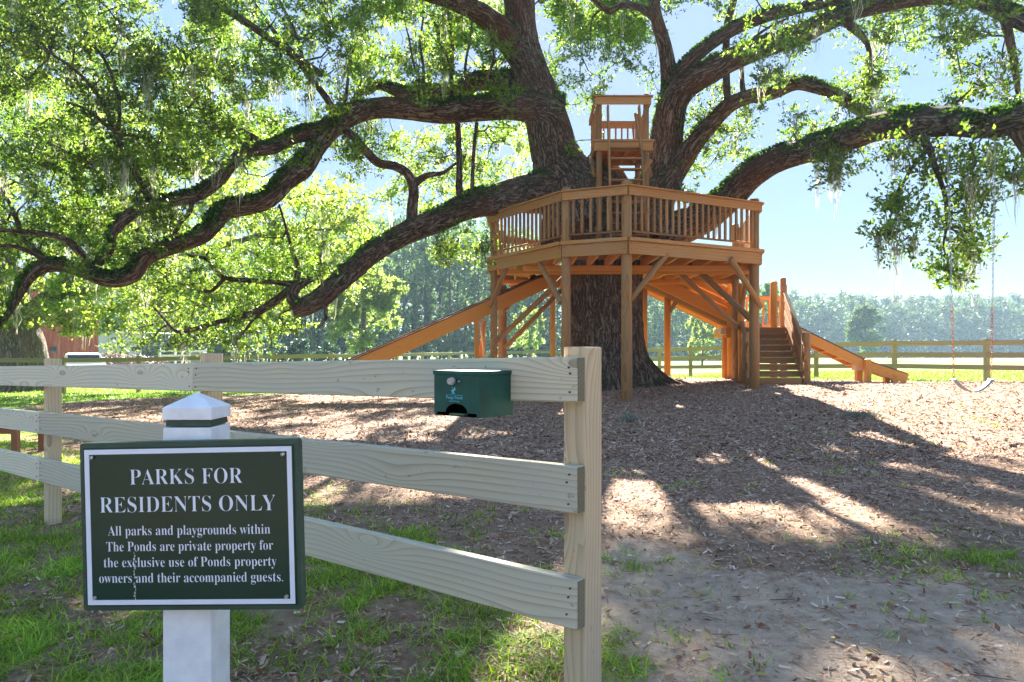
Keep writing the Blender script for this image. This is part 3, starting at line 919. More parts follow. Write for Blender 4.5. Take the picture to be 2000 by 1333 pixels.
# landing
ld_ = thing('landing', (7.0, 20.8, gz(7, 20.8)), 'small raised wooden landing with a baluster rail behind the stairs', 'platform')
Lx0, Lx1, Ly0, Ly1 = 6.1, 8.05, 20.12, 21.6
for k in range(11):
    y = Ly0+.07+k*.137
    beam('floor_board', (Lx0, y, PZ-.02), (Lx1, y, PZ-.02), .128, .036, M['stain'], ld_)
for y in (Ly0-.02, Ly1): beam('fascia', (Lx0, y, PZ-.15), (Lx1, y, PZ-.15), .045, .22, M['stain_bounce_lit'], ld_)
for xx in (Lx0, Lx1): beam('fascia', (xx+.0, Ly0+.03, PZ-.15), (xx, Ly1-.03, PZ-.15), .045, .22, M['stain_bounce_lit'], ld_)
for px, d, top, r in ((1511, 20.25, 550, .10), (1529.5, 20.6, 543, .085), (1427, 20.3, 545, .10), (1416, 20.5, 640, .09), (1532, 21.6, 556, .08), (1433, 21.6, 560, .08)):
    p = P(px, 690, d)
    log('post', (p.x, d, gz(p.x, d)-.3), (p.x, d, EYE+(690-top)/F*d), r, r*.97, M['stain_bounce_lit'] if top > 543 else M['stain_log'], ld_, seg=16, domed=True)
for zz_ in (PZ+.12, PZ+.93): beam('rail', (Lx0+.2, Ly1-.08, zz_), (Lx1, Ly1-.08, zz_), .05, .12 if zz_ > PZ+.5 else .07, M['stain_bounce_lit'], ld_)
for k in range(11):
    xx = Lx0+.3+k*.165
    beam('baluster', (xx, Ly1-.05, PZ+.14), (xx, Ly1-.05, PZ+.9), .05, .05, M['stain_bounce_lit'], ld_, up=Vector((0, 1, 0)))
beam('block', P(1405, 647, 20.2), P(1418, 648, 20.2), .30, .17, M['end_lit_wood'], ld_)
beam('block', P(1417, 650, 20.1), P(1436, 650, 20.1), .12, .28, M['stain_bounce_lit'], ld_)
# ramp from the deck down to the landing
rp = thing('ramp', (5.1, 20.6, gz(5.1, 20.6)), 'sloping orange plank ramp with slatted sides between deck and landing', 'ramp')
ra, rb = P(1248, 533, 20.6), P(1447, 628, 20.4)
wv = Vector((.05, 1.25, 0))
for off in (Vector((0, 0, 0)), wv):
    beam('stringer', ra+off, rb+off, .05, .34, M['stain_bounce_lit'], rp)
    for k in range(4):
        zo = Vector((0, -.02*(k % 2), .31+k*.20))
        beam('side_board', ra+off+zo, rb+off+zo, .032, .155, M['stain_bounce_lit'], rp)
    for k in range(3): beam('under_rail', ra+off+Vector((0, .06+.07*k, -.17-.045*k)), rb+off+Vector((0, .06+.07*k, -.17-.045*k)), .05, .05, M['stain'], rp)
n = 24
for k in range(n):
    q = ra.lerp(rb, (k+.5)/n)+Vector((0, 0, .10))
    x_ = (rb-ra).normalized()
    o = beam('plank', q+Vector((0, .03, 0)), q+wv-Vector((0, .03, 0)), .135, .035, M['stain'], rp, up=x_.cross(Vector((0, 1, 0))) if x_.cross(Vector((0, 1, 0))).z > 0 else -x_.cross(Vector((0, 1, 0))))
for k in range(9):
    q = ra.lerp(rb, (k+.5)/9)+Vector((0, .08, .9))
    beam('baluster', q-Vector((0, 0, .75)), q+Vector((0, 0, .08)), .04, .04, M['stain_bounce_lit'], rp, up=Vector((0, 1, 0)))
# right slide
s2 = slide('short orange wooden slide descending right from the landing', [P(1556, 638, 19.9), P(1690, 704, 19.9), P(1772, 731, 19.7)], .6, side=.27)
for px, d, top, h in ((1694, 19.83, 702, .13), (1677, 20.4, 716, .14), (1747, 19.8, 733, .12), (1731, 20.3, 732, .12)):
    p = P(px, 690, d)
    beam('support_post', (p.x, d, gz(p.x, d)-.3), (p.x, d, EYE+(690-top)/F*d), h*1.2, h*1.2, M['stain_bounce_lit'], s2, up=Vector((0, 1, 0)))
beam('block', P(1668, 718, 20.1), P(1688, 718, 20.1), .3, .17, M['end_lit_wood'], s2)

# ------------------------------------------------------------------ far board fence
far = thing('paddock_fence', (-9, 27.2, gz(-9, 27.2)), 'long three-board paddock fence closing the playground off from the fields', 'fence')
route = [(-30, 19.5), (-17.5, 23.7), (-9, 27.2), (-7.3, 29), (-4.5, 36), (-3.2, 44), (3.4, 45.5), (5.6, 33.5), (7.4, 29.7), (14.5, 21.9), (24, 11.8)]
pos_, acc = [], 0.0
for (x0, y0), (x1, y1) in zip(route, route[1:]):
    L = math.hypot(x1-x0, y1-y0); n = max(1, round(L/2.55))
    for k in range(n): pos_.append((x0+(x1-x0)*k/n, y0+(y1-y0)*k/n))
pos_.append(route[-1])
for i, (x, y) in enumerate(pos_):
    z = gz(x, y)
    o = beam('post', (x, y, z-.3), (x, y, z+1.30), .13, .13, M['old_wood'], far, up=Vector((0, 1, 0)))
    if i+1 < len(pos_):
        x1, y1 = pos_[i+1]; z1 = gz(x1, y1)
        dv = Vector((x1-x, y1-y, 0)).normalized(); sd_ = Vector((dv.y, -dv.x, 0))
        for hh_ in (1.17, .80, .42):
            a = Vector((x, y, z+hh_))+sd_*.085; b = Vector((x1, y1, z1+hh_))+sd_*.085
            beam('rail', a+dv*.003, b-dv*.003, .035, .15, M['old_wood'], far)

# ------------------------------------------------------------------ swing
sw = thing('swing', (6.45, 10.0, gz(6.45, 10)), 'belt swing with red coated chain ends hanging from the right oak limb', 'swing')
def link_chain(a, b, mat_list):
    a, b = Vector(a), Vector(b); L = (b-a).length; n = int(L/.046)
    ax = (b-a).normalized()
    V_, F_, mi = [], [], []
    for i in range(n):
        c = a.lerp(b, (i+.5)/n)
        s1_ = Vector((1, 0, 0)) if i % 2 else Vector((0, 1, 0))
        s1_ = (s1_ - ax*s1_.dot(ax)).normalized(); s2_ = ax.cross(s1_)
        base = len(V_); mj, mn = 10, 4
        for p in range(mj):
            t = 2*math.pi*p/mj
            ctr = c + s1_*(.013*math.cos(t)) + ax*(.026*math.sin(t)); rd = (s1_*math.cos(t)+ax*math.sin(t)).normalized()
            for q in range(mn):
                w = 2*math.pi*q/mn; V_.append(ctr+rd*(.0048*math.cos(w))+s2_*(.0048*math.sin(w)))
        for p in range(mj):
            for q in range(mn):
                F_.append((base+p*mn+q, base+((p+1) % mj)*mn+q, base+((p+1) % mj)*mn+(q+1) % mn, base+p*mn+(q+1) % mn))
                mi.append(1 if i/n > .70 else 0)
    return mesh_np('chain', [tuple(v-sw.location) for v in V_], F_, mat_list, True, mi)
c1a, c1b = P(1850, 262, 10.1), P(1863, 741, 10.0)
c2a, c2b = P(1944, 265, 10.1), P(1936, 741, 10.0)
for a, b in ((c1a, c1b), (c2a, c2b)):
    link('chain', link_chain(a, b, [M['steel'], M['chain_red']]), sw)
V_, F_ = [], []
for i in range(17):
    t = i/16; q = c1b.lerp(c2b, t) - Vector((0, 0, .165*(1-(2*t-1)**2)))
    for dy, dz in ((-.065, 0), (.065, 0), (.065, -.012), (-.065, -.012)): V_.append(tuple(q+Vector((0, dy, dz))-sw.location))
for i in range(16):
    for k in range(4): F_.append((i*4+k, i*4+(k+1) % 4, i*4+4+(k+1) % 4, i*4+4+k))
link('seat', mesh_np('seat', V_, F_, [M['rubber']], True), sw)
for c in (c1b, c2b): log('clip', c+Vector((0, -.07, -.005)), c+Vector((0, .07, -.005)), .012, .012, M['steel'], sw, seg=8)

# ------------------------------------------------------------------ bench at the left edge
bx, byy = -6.02, 8.75
bz = gz(-6.3, 8.8)
bench = thing('park_bench', (-6.8, 8.9, bz), 'low reddish brown slatted bench on the grass at the left edge', 'bench')
for xx in (bx-.04, bx-1.5):
    for yy in (byy, byy+.5): beam('leg', (xx, yy, bz-.05), (xx, yy, bz+.42), .075, .075, M['bench_wood'], bench, up=Vector((0, 1, 0)))
for k in range(6): beam('slat', (bx-1.62, byy+.02+k*.096, bz+.40), (bx-.085+.012*(k % 2), byy+.02+k*.096, bz+.40), .08, .028, M['bench_wood'], bench)
for yy in (byy, byy+.5): beam('apron', (bx-1.46, yy, bz+.33), (bx-.08, yy, bz+.33), .035, .09, M['bench_wood'], bench)

# ================================================================== the oak
def catmull(pts, per):
    pts = np.asarray(pts, float); n = len(pts)
    ext_ = np.vstack([2*pts[0]-pts[1], pts, 2*pts[-1]-pts[-2]])
    out = []
    for i in range(n-1):
        p0, p1, p2, p3 = ext_[i:i+4]
        m = max(2, int(per*np.linalg.norm((p2-p1)[:3])) + 1)
        for k in range(m):
            t = k/m
            out.append(.5*((2*p1)+(-p0+p2)*t+(2*p0-5*p1+4*p2-p3)*t*t+(-p0+3*p1-3*p2+p3)*t**3))
    out.append(ext_[-2]); return np.array(out)

def tube_arrays(path, rad, seg, s0=0.0, lump=0.0, seed=0, ridge=0.0, flare=None):
    """returns verts, quads, bark coords"""
    path = np.asarray(path); rad = np.asarray(rad); n = len(path)
    T = np.gradient(path, axis=0); T /= np.linalg.norm(T, axis=1)[:, None]+1e-9
    N = np.zeros_like(T); a = np.array([0, -1.0, .05]); a = a-T[0]*a.dot(T[0]); N[0] = a/np.linalg.norm(a)
    for i in range(1, n):
        v = N[i-1]-T[i]*N[i-1].dot(T[i]); N[i] = v/(np.linalg.norm(v)+1e-9)
    B = np.cross(T, N)
    s = s0+np.concatenate([[0], np.cumsum(np.linalg.norm(np.diff(path, axis=0), axis=1))])
    th = np.linspace(0, 2*np.pi, seg, endpoint=False)
    ct, st_ = np.cos(th)[None, :], np.sin(th)[None, :]
    rr = np.repeat(rad[:, None], seg, 1)
    sg = np.repeat(s[:, None], seg, 1)
    bx_, by2 = ct*rr, st_*rr
    if lump:
        f = 1.1/np.maximum(rad.mean(), .05)*.35
        rr = rr*(1+lump*(fbm(ct*1.3+seed, st_*1.3+seed*2, sg*f, 40+seed, 3)-.5)*2)
    if ridge:
        wob = fbm(bx_*2.5, by2*2.5, sg*1.2, 60, 2)*1.6
        rg = np.abs(((th[None, :]*rad[:, None]*9+wob*3+seed) % 1.0)-.5)*2
        rr = rr+ridge*(rg-.5)
    if flare is not None: rr = rr*flare(sg-s0, th[None, :])
    V = path[:, None, :]+N[:, None, :]*(rr*ct)[..., None]+B[:, None, :]*(rr*st_)[..., None]
    bark = np.stack([bx_+seed*3.1, by2+seed*1.7, sg], -1)
    idx = np.arange(n*seg).reshape(n, seg); nx_ = np.roll(idx, -1, axis=1)
    Q = np.stack([idx[:-1], nx_[:-1], nx_[1:], idx[1:]], -1).reshape(-1, 4)
    # closing fan as quads to a doubled tip vertex ring is skipped: ends are tapered
    return V.reshape(-1, 3), Q, bark.reshape(-1, 3)

def merge(parts):
    Vs, Qs, Bs, off = [], [], [], 0
    for V, Q, B in parts:
        Vs.append(V); Qs.append(Q+off); Bs.append(B); off += len(V)
    return np.vstack(Vs), np.vstack(Qs), np.vstack(Bs)
def bark_obj(name, parts, mat, parent):
    V, Q, B = merge(parts)
    off = np.array(parent.location) if parent is not None else np.zeros(3)
    me = mesh_np(name, V-off, Q, [mat], True)
    at = me.attributes.new('bark_co', 'FLOAT_VECTOR', 'POINT')
    if len(me.vertices) == len(B): at.data.foreach_set('vector', B.astype(np.float32).ravel())
    return link(name, me, parent)

WSC = [1.0]
def limb_px(rows):
    """rows: (px, py, width px, depth) -> path xyz + radius"""
    out = []
    for px, py, w, d in rows:
        p = P(px, py, d); out.append((p.x, p.y, p.z, w*WSC[0]/2/F*d))
    return np.array(out)

oak = thing('live_oak', (TC.x, TC.y, gz(TC.x, TC.y)), 'giant live oak with long mossy limbs growing up through the play deck', 'tree')
skel = []       # (path Nx3, radius)
ferned = []
def add_limb(rows, name='limb', seg=24, lump=.13, per=7, fern=0.0, parent=oak, mat='bark', ridge=.0, world=False, taper_end=True, jit=.0):
    ctl = np.array(rows, float) if world else limb_px(rows)
    c = catmull(ctl, per)
    path, rad = c[:, :3].copy(), np.maximum(c[:, 3], .008)
    if jit:
        s = np.arange(len(path))/per
        for k in range(3): path[:, k] += (vnoise(s*1.4, k*9.1+len(skel), 0, 77)-.5)*jit
    if taper_end:
        path = np.vstack([path, path[-1]+(path[-1]-path[-2])*.15]); rad = np.append(rad, rad[-1]*.35)
    arr = tube_arrays(path, rad, seg, 0, lump, len(skel) % 17, ridge)
    skel.append((path, rad))
    if fern: ferned.append((path, rad, fern))
    o = bark_obj(name, [arr], M[mat], parent)
    return path, rad

# trunk with root flare
def trunk_flare(s, th):
    low = np.exp(-np.clip(s, 0, 9)/.55)
    lob = 1+.38*low*(1+.75*np.cos(th*5+.6)+.4*np.cos(th*3+2.0))
    return lob*(1+.05*np.cos(th*4+1)*np.exp(-s/2.5)+.035*np.cos(7*th+s*.6))
base = gz(TC.x, TC.y)
ctl = np.array([(TC.x+.02, TC.y, base-.35, 1.12), (TC.x+.02, TC.y, base+.3, 1.06), (TC.x+.0, TC.y, base+1.0, .98), (TC.x-.0, TC.y, 2.5, .95), (TC.x, TC.y, 3.7, .96), (TC.x-.10, TC.y, 4.6, 1.06), (2.0, TC.y, 5.3, 1.0), (1.55, TC.y, 5.9, .86)])
c = catmull(ctl, 16)
trunk_parts = [tube_arrays(c[:, :3], c[:, 3], 128, 0, .07, 1, .035, trunk_flare)]
bark_obj('trunk', trunk_parts, M['bark'], oak); skel.append((c[:, :3], c[:, 3]))
def root(ang, length, r, name='root', rise=.55):
    rows = []
    for i in range(6):
        t = i/5; a = ang+.25*math.sin(t*3+ang); q = Vector((TC.x+math.cos(a)*(.65+length*t), TC.y+math.sin(a)*(.65+length*t)))
        rr = r*(1-t)**.8+.03
        rows.append((q.x, q.y, gz(q.x, q.y)+rise*(1-t)**2.2-.05*t, rr))
    add_limb(rows, name, 20, .2, 12, world=True); skel.pop()
root(-.35, 1.35, .36, rise=.75); root(-1.15, .9, .30); root(-1.9, .8, .28); root(-2.7, 1.0, .3); root(.5, 1.2, .3); root(2.2, 1, .3); root(3.4, 1.1, .28); root(-.75, .8, .22)

D0 = 18.3
up_left = add_limb([(1150, 440, 200, D0), (1132, 395, 165, D0), (1104, 345, 118, D0), (1084, 300, 96, D0), (1072, 250, 86, D0-.1), (1058, 200, 80, D0-.2), (1040, 150, 70, D0-.3), (1024, 100, 66, D0-.4), (1018, 50, 60, D0-.5), (1014, 0, 60, D0-.6), (1000, -90, 72, D0-.8), (980, -200, 62, D0-1.2), (1010, -330, 48, D0-1.8), (1060, -460, 30, D0-2.2)], 'limb', 64, .09, 10, ridge=.022)
add_limb([(1040, 140, 64, D0-.4), (1003, 90, 54, D0-.6), (968, 50, 46, D0-1.0), (925, 20, 38, D0-1.6), (870, -2, 32, D0-2.3), (800, -25, 30, D0-3), (700, -70, 28, D0-4), (600, -140, 30, D0-5), (500, -230, 20, D0-6)], 'limb', 36, .1, 8, .5, ridge=.012)
# upper left limb and its fork
add_limb([(1085, 230, 90, D0-.2), (1040, 210, 68, D0-.4), (1000, 207, 54, 17.7), (930, 213, 47, 17.3), (860, 219, 45, 16.9), (800, 213, 42, 16.5), (745, 211, 39, 16.2), (700, 220, 40, 15.9), (655, 246, 40, 15.6), (620, 285, 37, 15.3), (592, 325, 42, 15.1), (560, 352, 38, 14.9), (525, 388, 36, 14.7), (480, 402, 37, 14.5), (440, 412, 35, 14.3), (415, 440, 35, 14.1), (393, 462, 32, 13.9), (330, 485, 29, 13.6), (282, 505, 31, 13.4), (262, 535, 30, 13.3), (225, 548, 29, 13.2), (185, 540, 25, 13.1), (140, 522, 26, 13), (90, 520, 24, 12.9), (55, 545, 20, 12.8), (30, 590, 14, 12.7), (0, 640, 9, 12.6)], 'limb', 32, .11, 8, .9, ridge=.010)
add_limb([(668, 238, 44, 15.7), (625, 255, 34, 15.4), (575, 268, 27, 15.1), (530, 290, 25, 14.8), (480, 297, 24, 14.5), (452, 320, 25, 14.3), (430, 350, 25, 14.1), (392, 378, 24, 13.9), (345, 391, 23, 13.7), (290, 402, 24, 13.5), (245, 425, 22, 13.4), (222, 458, 19, 13.3), (214, 490, 17, 13.2), (192, 516, 15, 13.1)], 'limb', 24, .12, 8, .9, ridge=.008)
# limb behind
add_limb([(1030, 165, 60, 18.6), (985, 160, 42, 18.9), (930, 158, 36, 19.1), (900, 178, 34, 19.3), (850, 180, 28, 19.5), (790, 183, 24, 19.8), (740, 165, 20, 20), (715, 180, 14, 20), (690, 150, 10, 20)], 'limb', 20, .12, 7, .6)
# lower left limb
add_limb([(1130, 400, 140, D0), (1080, 378, 94, D0-.2), (1030, 378, 76, 17.8), (960, 391, 58, 17.3), (905, 405, 52, 16.9), (860, 428, 47, 16.6), (810, 447, 45, 16.3), (765, 470, 42, 16), (720, 500, 40, 15.7), (670, 543, 42, 15.4), (630, 580, 40, 15.2), (600, 597, 38, 15.1), (572, 604, 36, 15.0)], 'limb', 40, .10, 9, .7, ridge=.015)
add_limb([(590, 602, 26, 15.1), (572, 583, 26, 15.1), (578, 562, 22, 15.2), (600, 548, 17, 15.4), (632, 532, 10, 15.8)], 'branch', 16, .15, 9, .5)
add_limb([(575, 560, 20, 15.2), (555, 575, 15, 15.1), (515, 602, 14, 15), (470, 620, 12, 14.8), (430, 628, 10, 14.6), (385, 642, 9, 14.4), (345, 648, 7, 14.2), (322, 625, 5, 14.1), (300, 600, 3, 14)], 'branch', 12, .15, 9)
add_limb([(575, 556, 16, 15.2), (540, 552, 11, 15.1), (480, 548, 10, 15), (432, 540, 9, 14.9), (400, 505, 7, 14.8), (372, 500, 6, 14.6), (335, 478, 4, 14.5)], 'branch', 10, .15, 9)
add_limb([(440, 543, 8, 14.9), (410, 570, 7, 14.8), (380, 560, 6, 14.7), (330, 552, 4, 14.6)], 'branch', 8, .15, 9)
add_limb([(580, 545, 14, 15.2), (582, 520, 10, 15.2), (570, 490, 8, 15.2), (560, 450, 6, 15.3), (545, 400, 4, 15.3)], 'branch', 8, .15, 9)
add_limb([(545, 590, 7, 15), (500, 620, 6, 15), (470, 655, 5, 14.9), (440, 664, 5, 14.9), (420, 640, 3, 14.8)], 'branch', 8, .15, 9)
add_limb([(636, 585, 8, 15.2), (636, 620, 7, 15.2), (625, 640, 4, 15.2)], 'branch', 8, .15, 9)
# s shaped connecting branch and uprights
add_limb([(675, 258, 20, 15.7), (692, 268, 17, 15.8), (712, 292, 17, 16), (738, 318, 17, 16.1), (772, 325, 17, 16.3), (798, 342, 19, 16.4), (808, 370, 20, 16.4), (806, 405, 22, 16.4), (803, 445, 24, 16.3)], 'branch', 16, .14, 10)
add_limb([(808, 360, 16, 16.4), (835, 343, 12, 16.6), (865, 338, 8, 16.8), (890, 320, 5, 17)], 'branch', 10, .14, 10)
add_limb([(905, 392, 22, 16.9), (897, 370, 15, 16.95), (897, 320, 12, 17), (894, 240, 11, 17), (890, 200, 9, 17)], 'branch', 10, .12, 9)
add_limb([(922, 372, 8, 16.9), (925, 300, 7, 17), (931, 240, 7, 17.1)], 'branch', 8, .12, 9)
for x0, y0, x1, y1, w in ((878, 190, 872, 0, 10), (882, 150, 838, 20, 7), (945, 175, 965, 70, 6), (830, 190, 826, -10, 6), (826, 180, 780, 10, 5), (905, 180, 922, 30, 6), (690, 205, 745, 130, 6), (676, 200, 690, 40, 7)):
    add_limb([(x0, y0, w, 17), ((x0+x1)/2+random.uniform(-8, 8), (y0+y1)/2, w*.8, 17), (x1, y1, w*.5, 17.2)], 'branch', 8, .1, 7, jit=.12)
add_limb([(655, 225, 16, 15.6), (640, 195, 14, 15.6), (605, 150, 12, 15.6), (590, 130, 11, 15.6), (570, 100, 9, 15.5), (545, 75, 9, 15.4), (520, 40, 7, 15.3), (500, 10, 5, 15.2)], 'branch', 12, .14, 9)
add_limb([(593, 130, 9, 15.6), (585, 90, 8, 15.7), (570, 50, 7, 15.8), (540, -10, 5, 16)], 'branch', 8, .14, 9)
add_limb([(590, 85, 6, 15.7), (620, 60, 5, 15.9), (652, 42, 3, 16)], 'branch', 8, .14, 9)
add_limb([(515, 285, 18, 14.8), (480, 262, 15, 14.7), (440, 245, 13, 14.6), (412, 250, 10, 14.5), (400, 235, 8, 14.4)], 'branch', 12, .14, 9)
add_limb([(300, 400, 16, 13.5), (270, 350, 12, 13.4), (230, 270, 11, 13.2), (200, 200, 9, 13), (150, 140, 6, 12.8), (60, 80, 4, 12.5)], 'branch', 10, .14, 9)
add_limb([(245, 265, 9, 13.2), (215, 250, 8, 13.1), (170, 215, 6, 13), (130, 200, 4, 12.9)], 'branch', 8, .14, 9)
add_limb([(230, 265, 8, 13.2), (232, 200, 7, 13.3), (200, 110, 6, 13.4), (140, 60, 4, 13.6)], 'branch', 8, .14, 9)
add_limb([(330, 485, 14, 13.6), (350, 440, 8, 13.6), (372, 412, 9, 13.7), (375, 380, 10, 13.8)], 'branch', 10, .14, 9)
add_limb([(180, 520, 16, 13.1), (130, 470, 14, 12.8), (70, 455, 11, 12.6), (0, 450, 8, 12.3), (-60, 440, 6, 12)], 'branch', 12, .14, 9)
add_limb([(110, 520, 14, 13), (75, 500, 10, 12.8), (30, 482, 8, 12.6), (-20, 480, 5, 12.3)], 'branch', 10, .14, 9)
add_limb([(95, 525, 18, 12.9), (70, 490, 14, 13.3), (45, 460, 12, 13.5), (20, 400, 8, 13.7), (-10, 360, 5, 14)], 'branch', 10, .14, 9)

# right limbs
add_limb([(1235, 455, 170, D0), (1262, 400, 110, D0), (1290, 350, 78, D0), (1298, 300, 68, D0-.1), (1304, 250, 60, D0-.3), (1315, 200, 56, D0-.5), (1342, 165, 54, 17.6), (1388, 138, 48, 17.2), (1440, 112, 44, 16.8), (1500, 88, 42, 16.4), (1560, 68, 40, 16), (1610, 45, 36, 15.6), (1670, 22, 34, 15.2), (1740, 5, 31, 14.6), (1820, -5, 28, 14), (1900, 2, 27, 13.4), (1960, 25, 32, 12.8), (2030, 60, 28, 12.2), (2120, 120, 22, 11.6)], 'limb', 48, .10, 9, .7, ridge=.018)
add_limb([(1310, 175, 38, 17.8), (1345, 125, 28, 17.4), (1380, 92, 25, 17.1), (1440, 55, 24, 16.7), (1510, 28, 23, 16.2), (1590, 10, 22, 15.7), (1680, -10, 21, 15.2), (1790, -45, 24, 14.4), (1900, -90, 18, 13.6)], 'limb', 24, .11, 8, .8, ridge=.008)
add_limb([(1312, 200, 44, 17.9), (1308, 150, 34, 17.8), (1298, 90, 26, 17.6), (1285, 45, 24, 17.4), (1278, 0, 22, 17.2), (1290, -80, 18, 17), (1330, -200, 14, 16.6), (1310, -330, 9, 16.2)], 'limb', 20, .12, 8)
add_limb([(1285, 42, 17, 17.4), (1255, 18, 14, 17.3), (1215, 10, 13, 17.2), (1190, 22, 12, 17.1), (1165, 5, 10, 17), (1130, -30, 7, 16.8)], 'branch', 12, .14, 9)
add_limb([(1265, 425, 80, D0), (1310, 350, 50, 18.0), (1345, 295, 40, 17.8), (1385, 245, 34, 17.6), (1425, 205, 30, 17.4), (1465, 188, 28, 17.2), (1510, 180, 27, 17), (1555, 163, 26, 16.8), (1600, 172, 24, 16.6), (1640, 188, 24, 16.4), (1680, 215, 23, 16.2), (1715, 236, 20, 16)], 'limb', 32, .11, 9, .6, ridge=.010)
add_limb([(1423, 210, 15, 17.4), (1419, 170, 14, 17.4), (1418, 110, 14, 17.4), (1420, 50, 14, 17.3), (1432, 5, 14, 17.2), (1450, -70, 10, 17)], 'branch', 12, .12, 9)
add_limb([(1452, 190, 12, 17.2), (1449, 150, 9, 17.2), (1451, 115, 8, 17.2), (1468, 80, 7, 17.1), (1500, 55, 5, 17), (1540, 35, 4, 16.8)], 'branch', 10, .12, 9)
big_right = add_limb([(1240, 480, 110, D0), (1310, 452, 76, 17.9), (1375, 425, 62, 17.3), (1425, 385, 56, 16.6), (1470, 340, 53, 15.9), (1530, 308, 49, 15.0), (1600, 287, 47, 14), (1660, 268, 49, 13.2), (1720, 248, 53, 12.4), (1790, 240, 57, 11.6), (1860, 237, 55, 10.9), (1930, 243, 52, 10.3), (2000, 232, 56, 9.7), (2100, 205, 64, 9), (2250, 170, 56, 8.3), (2420, 110, 44, 7.8)], 'limb', 48, .10, 10, 1.0, ridge=.012)
add_limb([(1985, 245, 40, 9.8), (2010, 300, 24, 9.7), (2040, 360, 14, 9.6)], 'branch', 12, .14, 9)
add_limb([(1960, 20, 20, 12.8), (1970, 70, 18, 12.6), (1982, 130, 14, 12.4), (1990, 200, 8, 12.3)], 'branch', 10, .14, 9)
add_limb([(1790, 262, 22, 11.5), (1812, 285, 16, 11.2), (1828, 330, 10, 11), (1845, 380, 9, 10.9), (1850, 430, 7, 10.8), (1842, 480, 4, 10.7)], 'branch', 10, .15, 9)
add_limb([(1815, 290, 10, 11.2), (1780, 330, 7, 11.1), (1750, 390, 5, 11), (1735, 440, 3, 11)], 'branch', 8, .15, 9)
add_limb([(1655, 45, 20, 15.3), (1690, 80, 12, 15.1), (1700, 120, 9, 15), (1690, 160, 6, 15)], 'branch', 8, .15, 9)
# limbs above the frame that carry the rest of the crown towards and over the lawn
add_limb([(.13, 17.7, 10.1, .30), (-.2, 16.0, 11.3, .36), (-1.2, 13.6, 12.0, .28), (-2.6, 11, 12.2, .2), (-3.6, 8.4, 11.8, .12)], 'limb', 16, .1, 4, world=True)
add_limb([(3.42, 17.2, 9.8, .14), (4.6, 15.2, 11.0, .18), (5.4, 12.4, 11.9, .17), (5.0, 9.8, 12.0, .16), (4.4, 7.4, 11.5, .1)], 'limb', 16, .1, 4, world=True)
add_limb([(.1, 17.6, 10.6, .30), (1.0, 20, 12.5, .3), (2.0, 22.5, 13.6, .2), (1, 25, 13.6, .12)], 'limb', 16, .1, 4, world=True)
add_limb([(-4.0, 15.2, 7.2, .07), (-7, 14.0, 8.9, .08), (-10, 12.0, 9.6, .08), (-12.5, 10, 9.2, .08)], 'limb', 14, .1, 4, world=True)
add_limb([(7.5, 15, 8.6, .15), (9.5, 13.2, 9.8, .14), (11.5, 11, 10.2, .14), (13, 9, 9.8, .08)], 'limb', 14, .1, 4, world=True)

# ---------------------------------------------------------------- foliage
def ellip(px, py, rx, ry, d0, d1, n, spread='box'):
    out = []
    for _ in range(n):
        if spread == 'box': a, b = random.uniform(-1, 1), random.uniform(-1, 1)
        else:
            while True:
                a, b = random.uniform(-1, 1), random.uniform(-1, 1)
                if a*a+b*b <= 1: break
        p = P(px+a*rx, py+b*ry, random.uniform(d0, d1)); out.append((p.x, p.y, p.z))
    return out
def keep_holes(pts, holes):
    """drop cluster centres that stand in the open gaps of the crown"""
    out = []
    for p in pts:
        px = 1000+F*p[0]/p[1]; py = 690-F*(p[2]-EYE)/p[1]
        if any(((px-hx)/rx)**2+((py-hy)/ry)**2 < 1 for hx, hy, rx, ry in holes): continue
        out.append(p)
    return out
holes = [(335, 15, 36, 60), (1345, 60, 42, 75), (930, 225, 30, 16), (1130, 250, 22, 60), (1215, 240, 50, 110), (1168, 330, 16, 50), (600, 280, 24, 14), (640, 110, 26, 40), (420, 170, 20, 40), (760, 60, 24, 34), (985, 300, 22, 28),
         (1330, 60, 26, 60), (1620, 110, 60, 40), (740, 360, 50, 30), (455, 300, 14, 9), (800, 250, 18, 10), (540, 200, 16, 24)]
near_c = []
near_c += ellip(160, 130, 270, 200, 12.5, 18, 410)
near_c += ellip(160, 410, 190, 110, 12.5, 17, 130)
near_c += ellip(540, 120, 170, 190, 13.5, 20, 230)
near_c += ellip(850, 60, 160, 130, 15, 20.5, 120)
near_c += ellip(850, 290, 170, 60, 17, 21, 40)
near_c += ellip(430, 570, 200, 100, 14, 17, 60)
near_c += ellip(1180, 130, 130, 190, 17.5, 22, 90)
near_c += ellip(1560, 20, 260, 80, 13.5, 18, 64)
near_c += ellip(1620, 190, 150, 110, 14, 17, 46, 'e')
near_c += ellip(1400, 250, 80, 100, 17.5, 19, 30, 'e')
near_c += ellip(1330, 360, 30, 22, 17.6, 18, 4)
near_c += ellip(1740, 430, 48, 62, 10.4, 11.4, 13, 'e') + ellip(1880, 420, 52, 78, 10.3, 11.3, 18, 'e') + ellip(1850, 510, 42, 40, 10.4, 11.0, 8, 'e')
near_c += ellip(1800, 300, 70, 36, 10.6, 11.6, 11) + ellip(1915, 305, 40, 42, 10.0, 10.8, 9, 'e')
near_c += ellip(1930, 90, 90, 110, 11, 13.5, 26) + ellip(1995, 330, 14, 20, 9.6, 9.9, 3) + ellip(1990, 200, 20, 40, 11.8, 12.4, 4)
near_c += ellip(1655, 315, 40, 25, 13, 13.6, 8)
near_c += ellip(905, 480, 55, 36, 16, 17, 10, 'e')
near_c = keep_holes(near_c, holes)
over_c = []
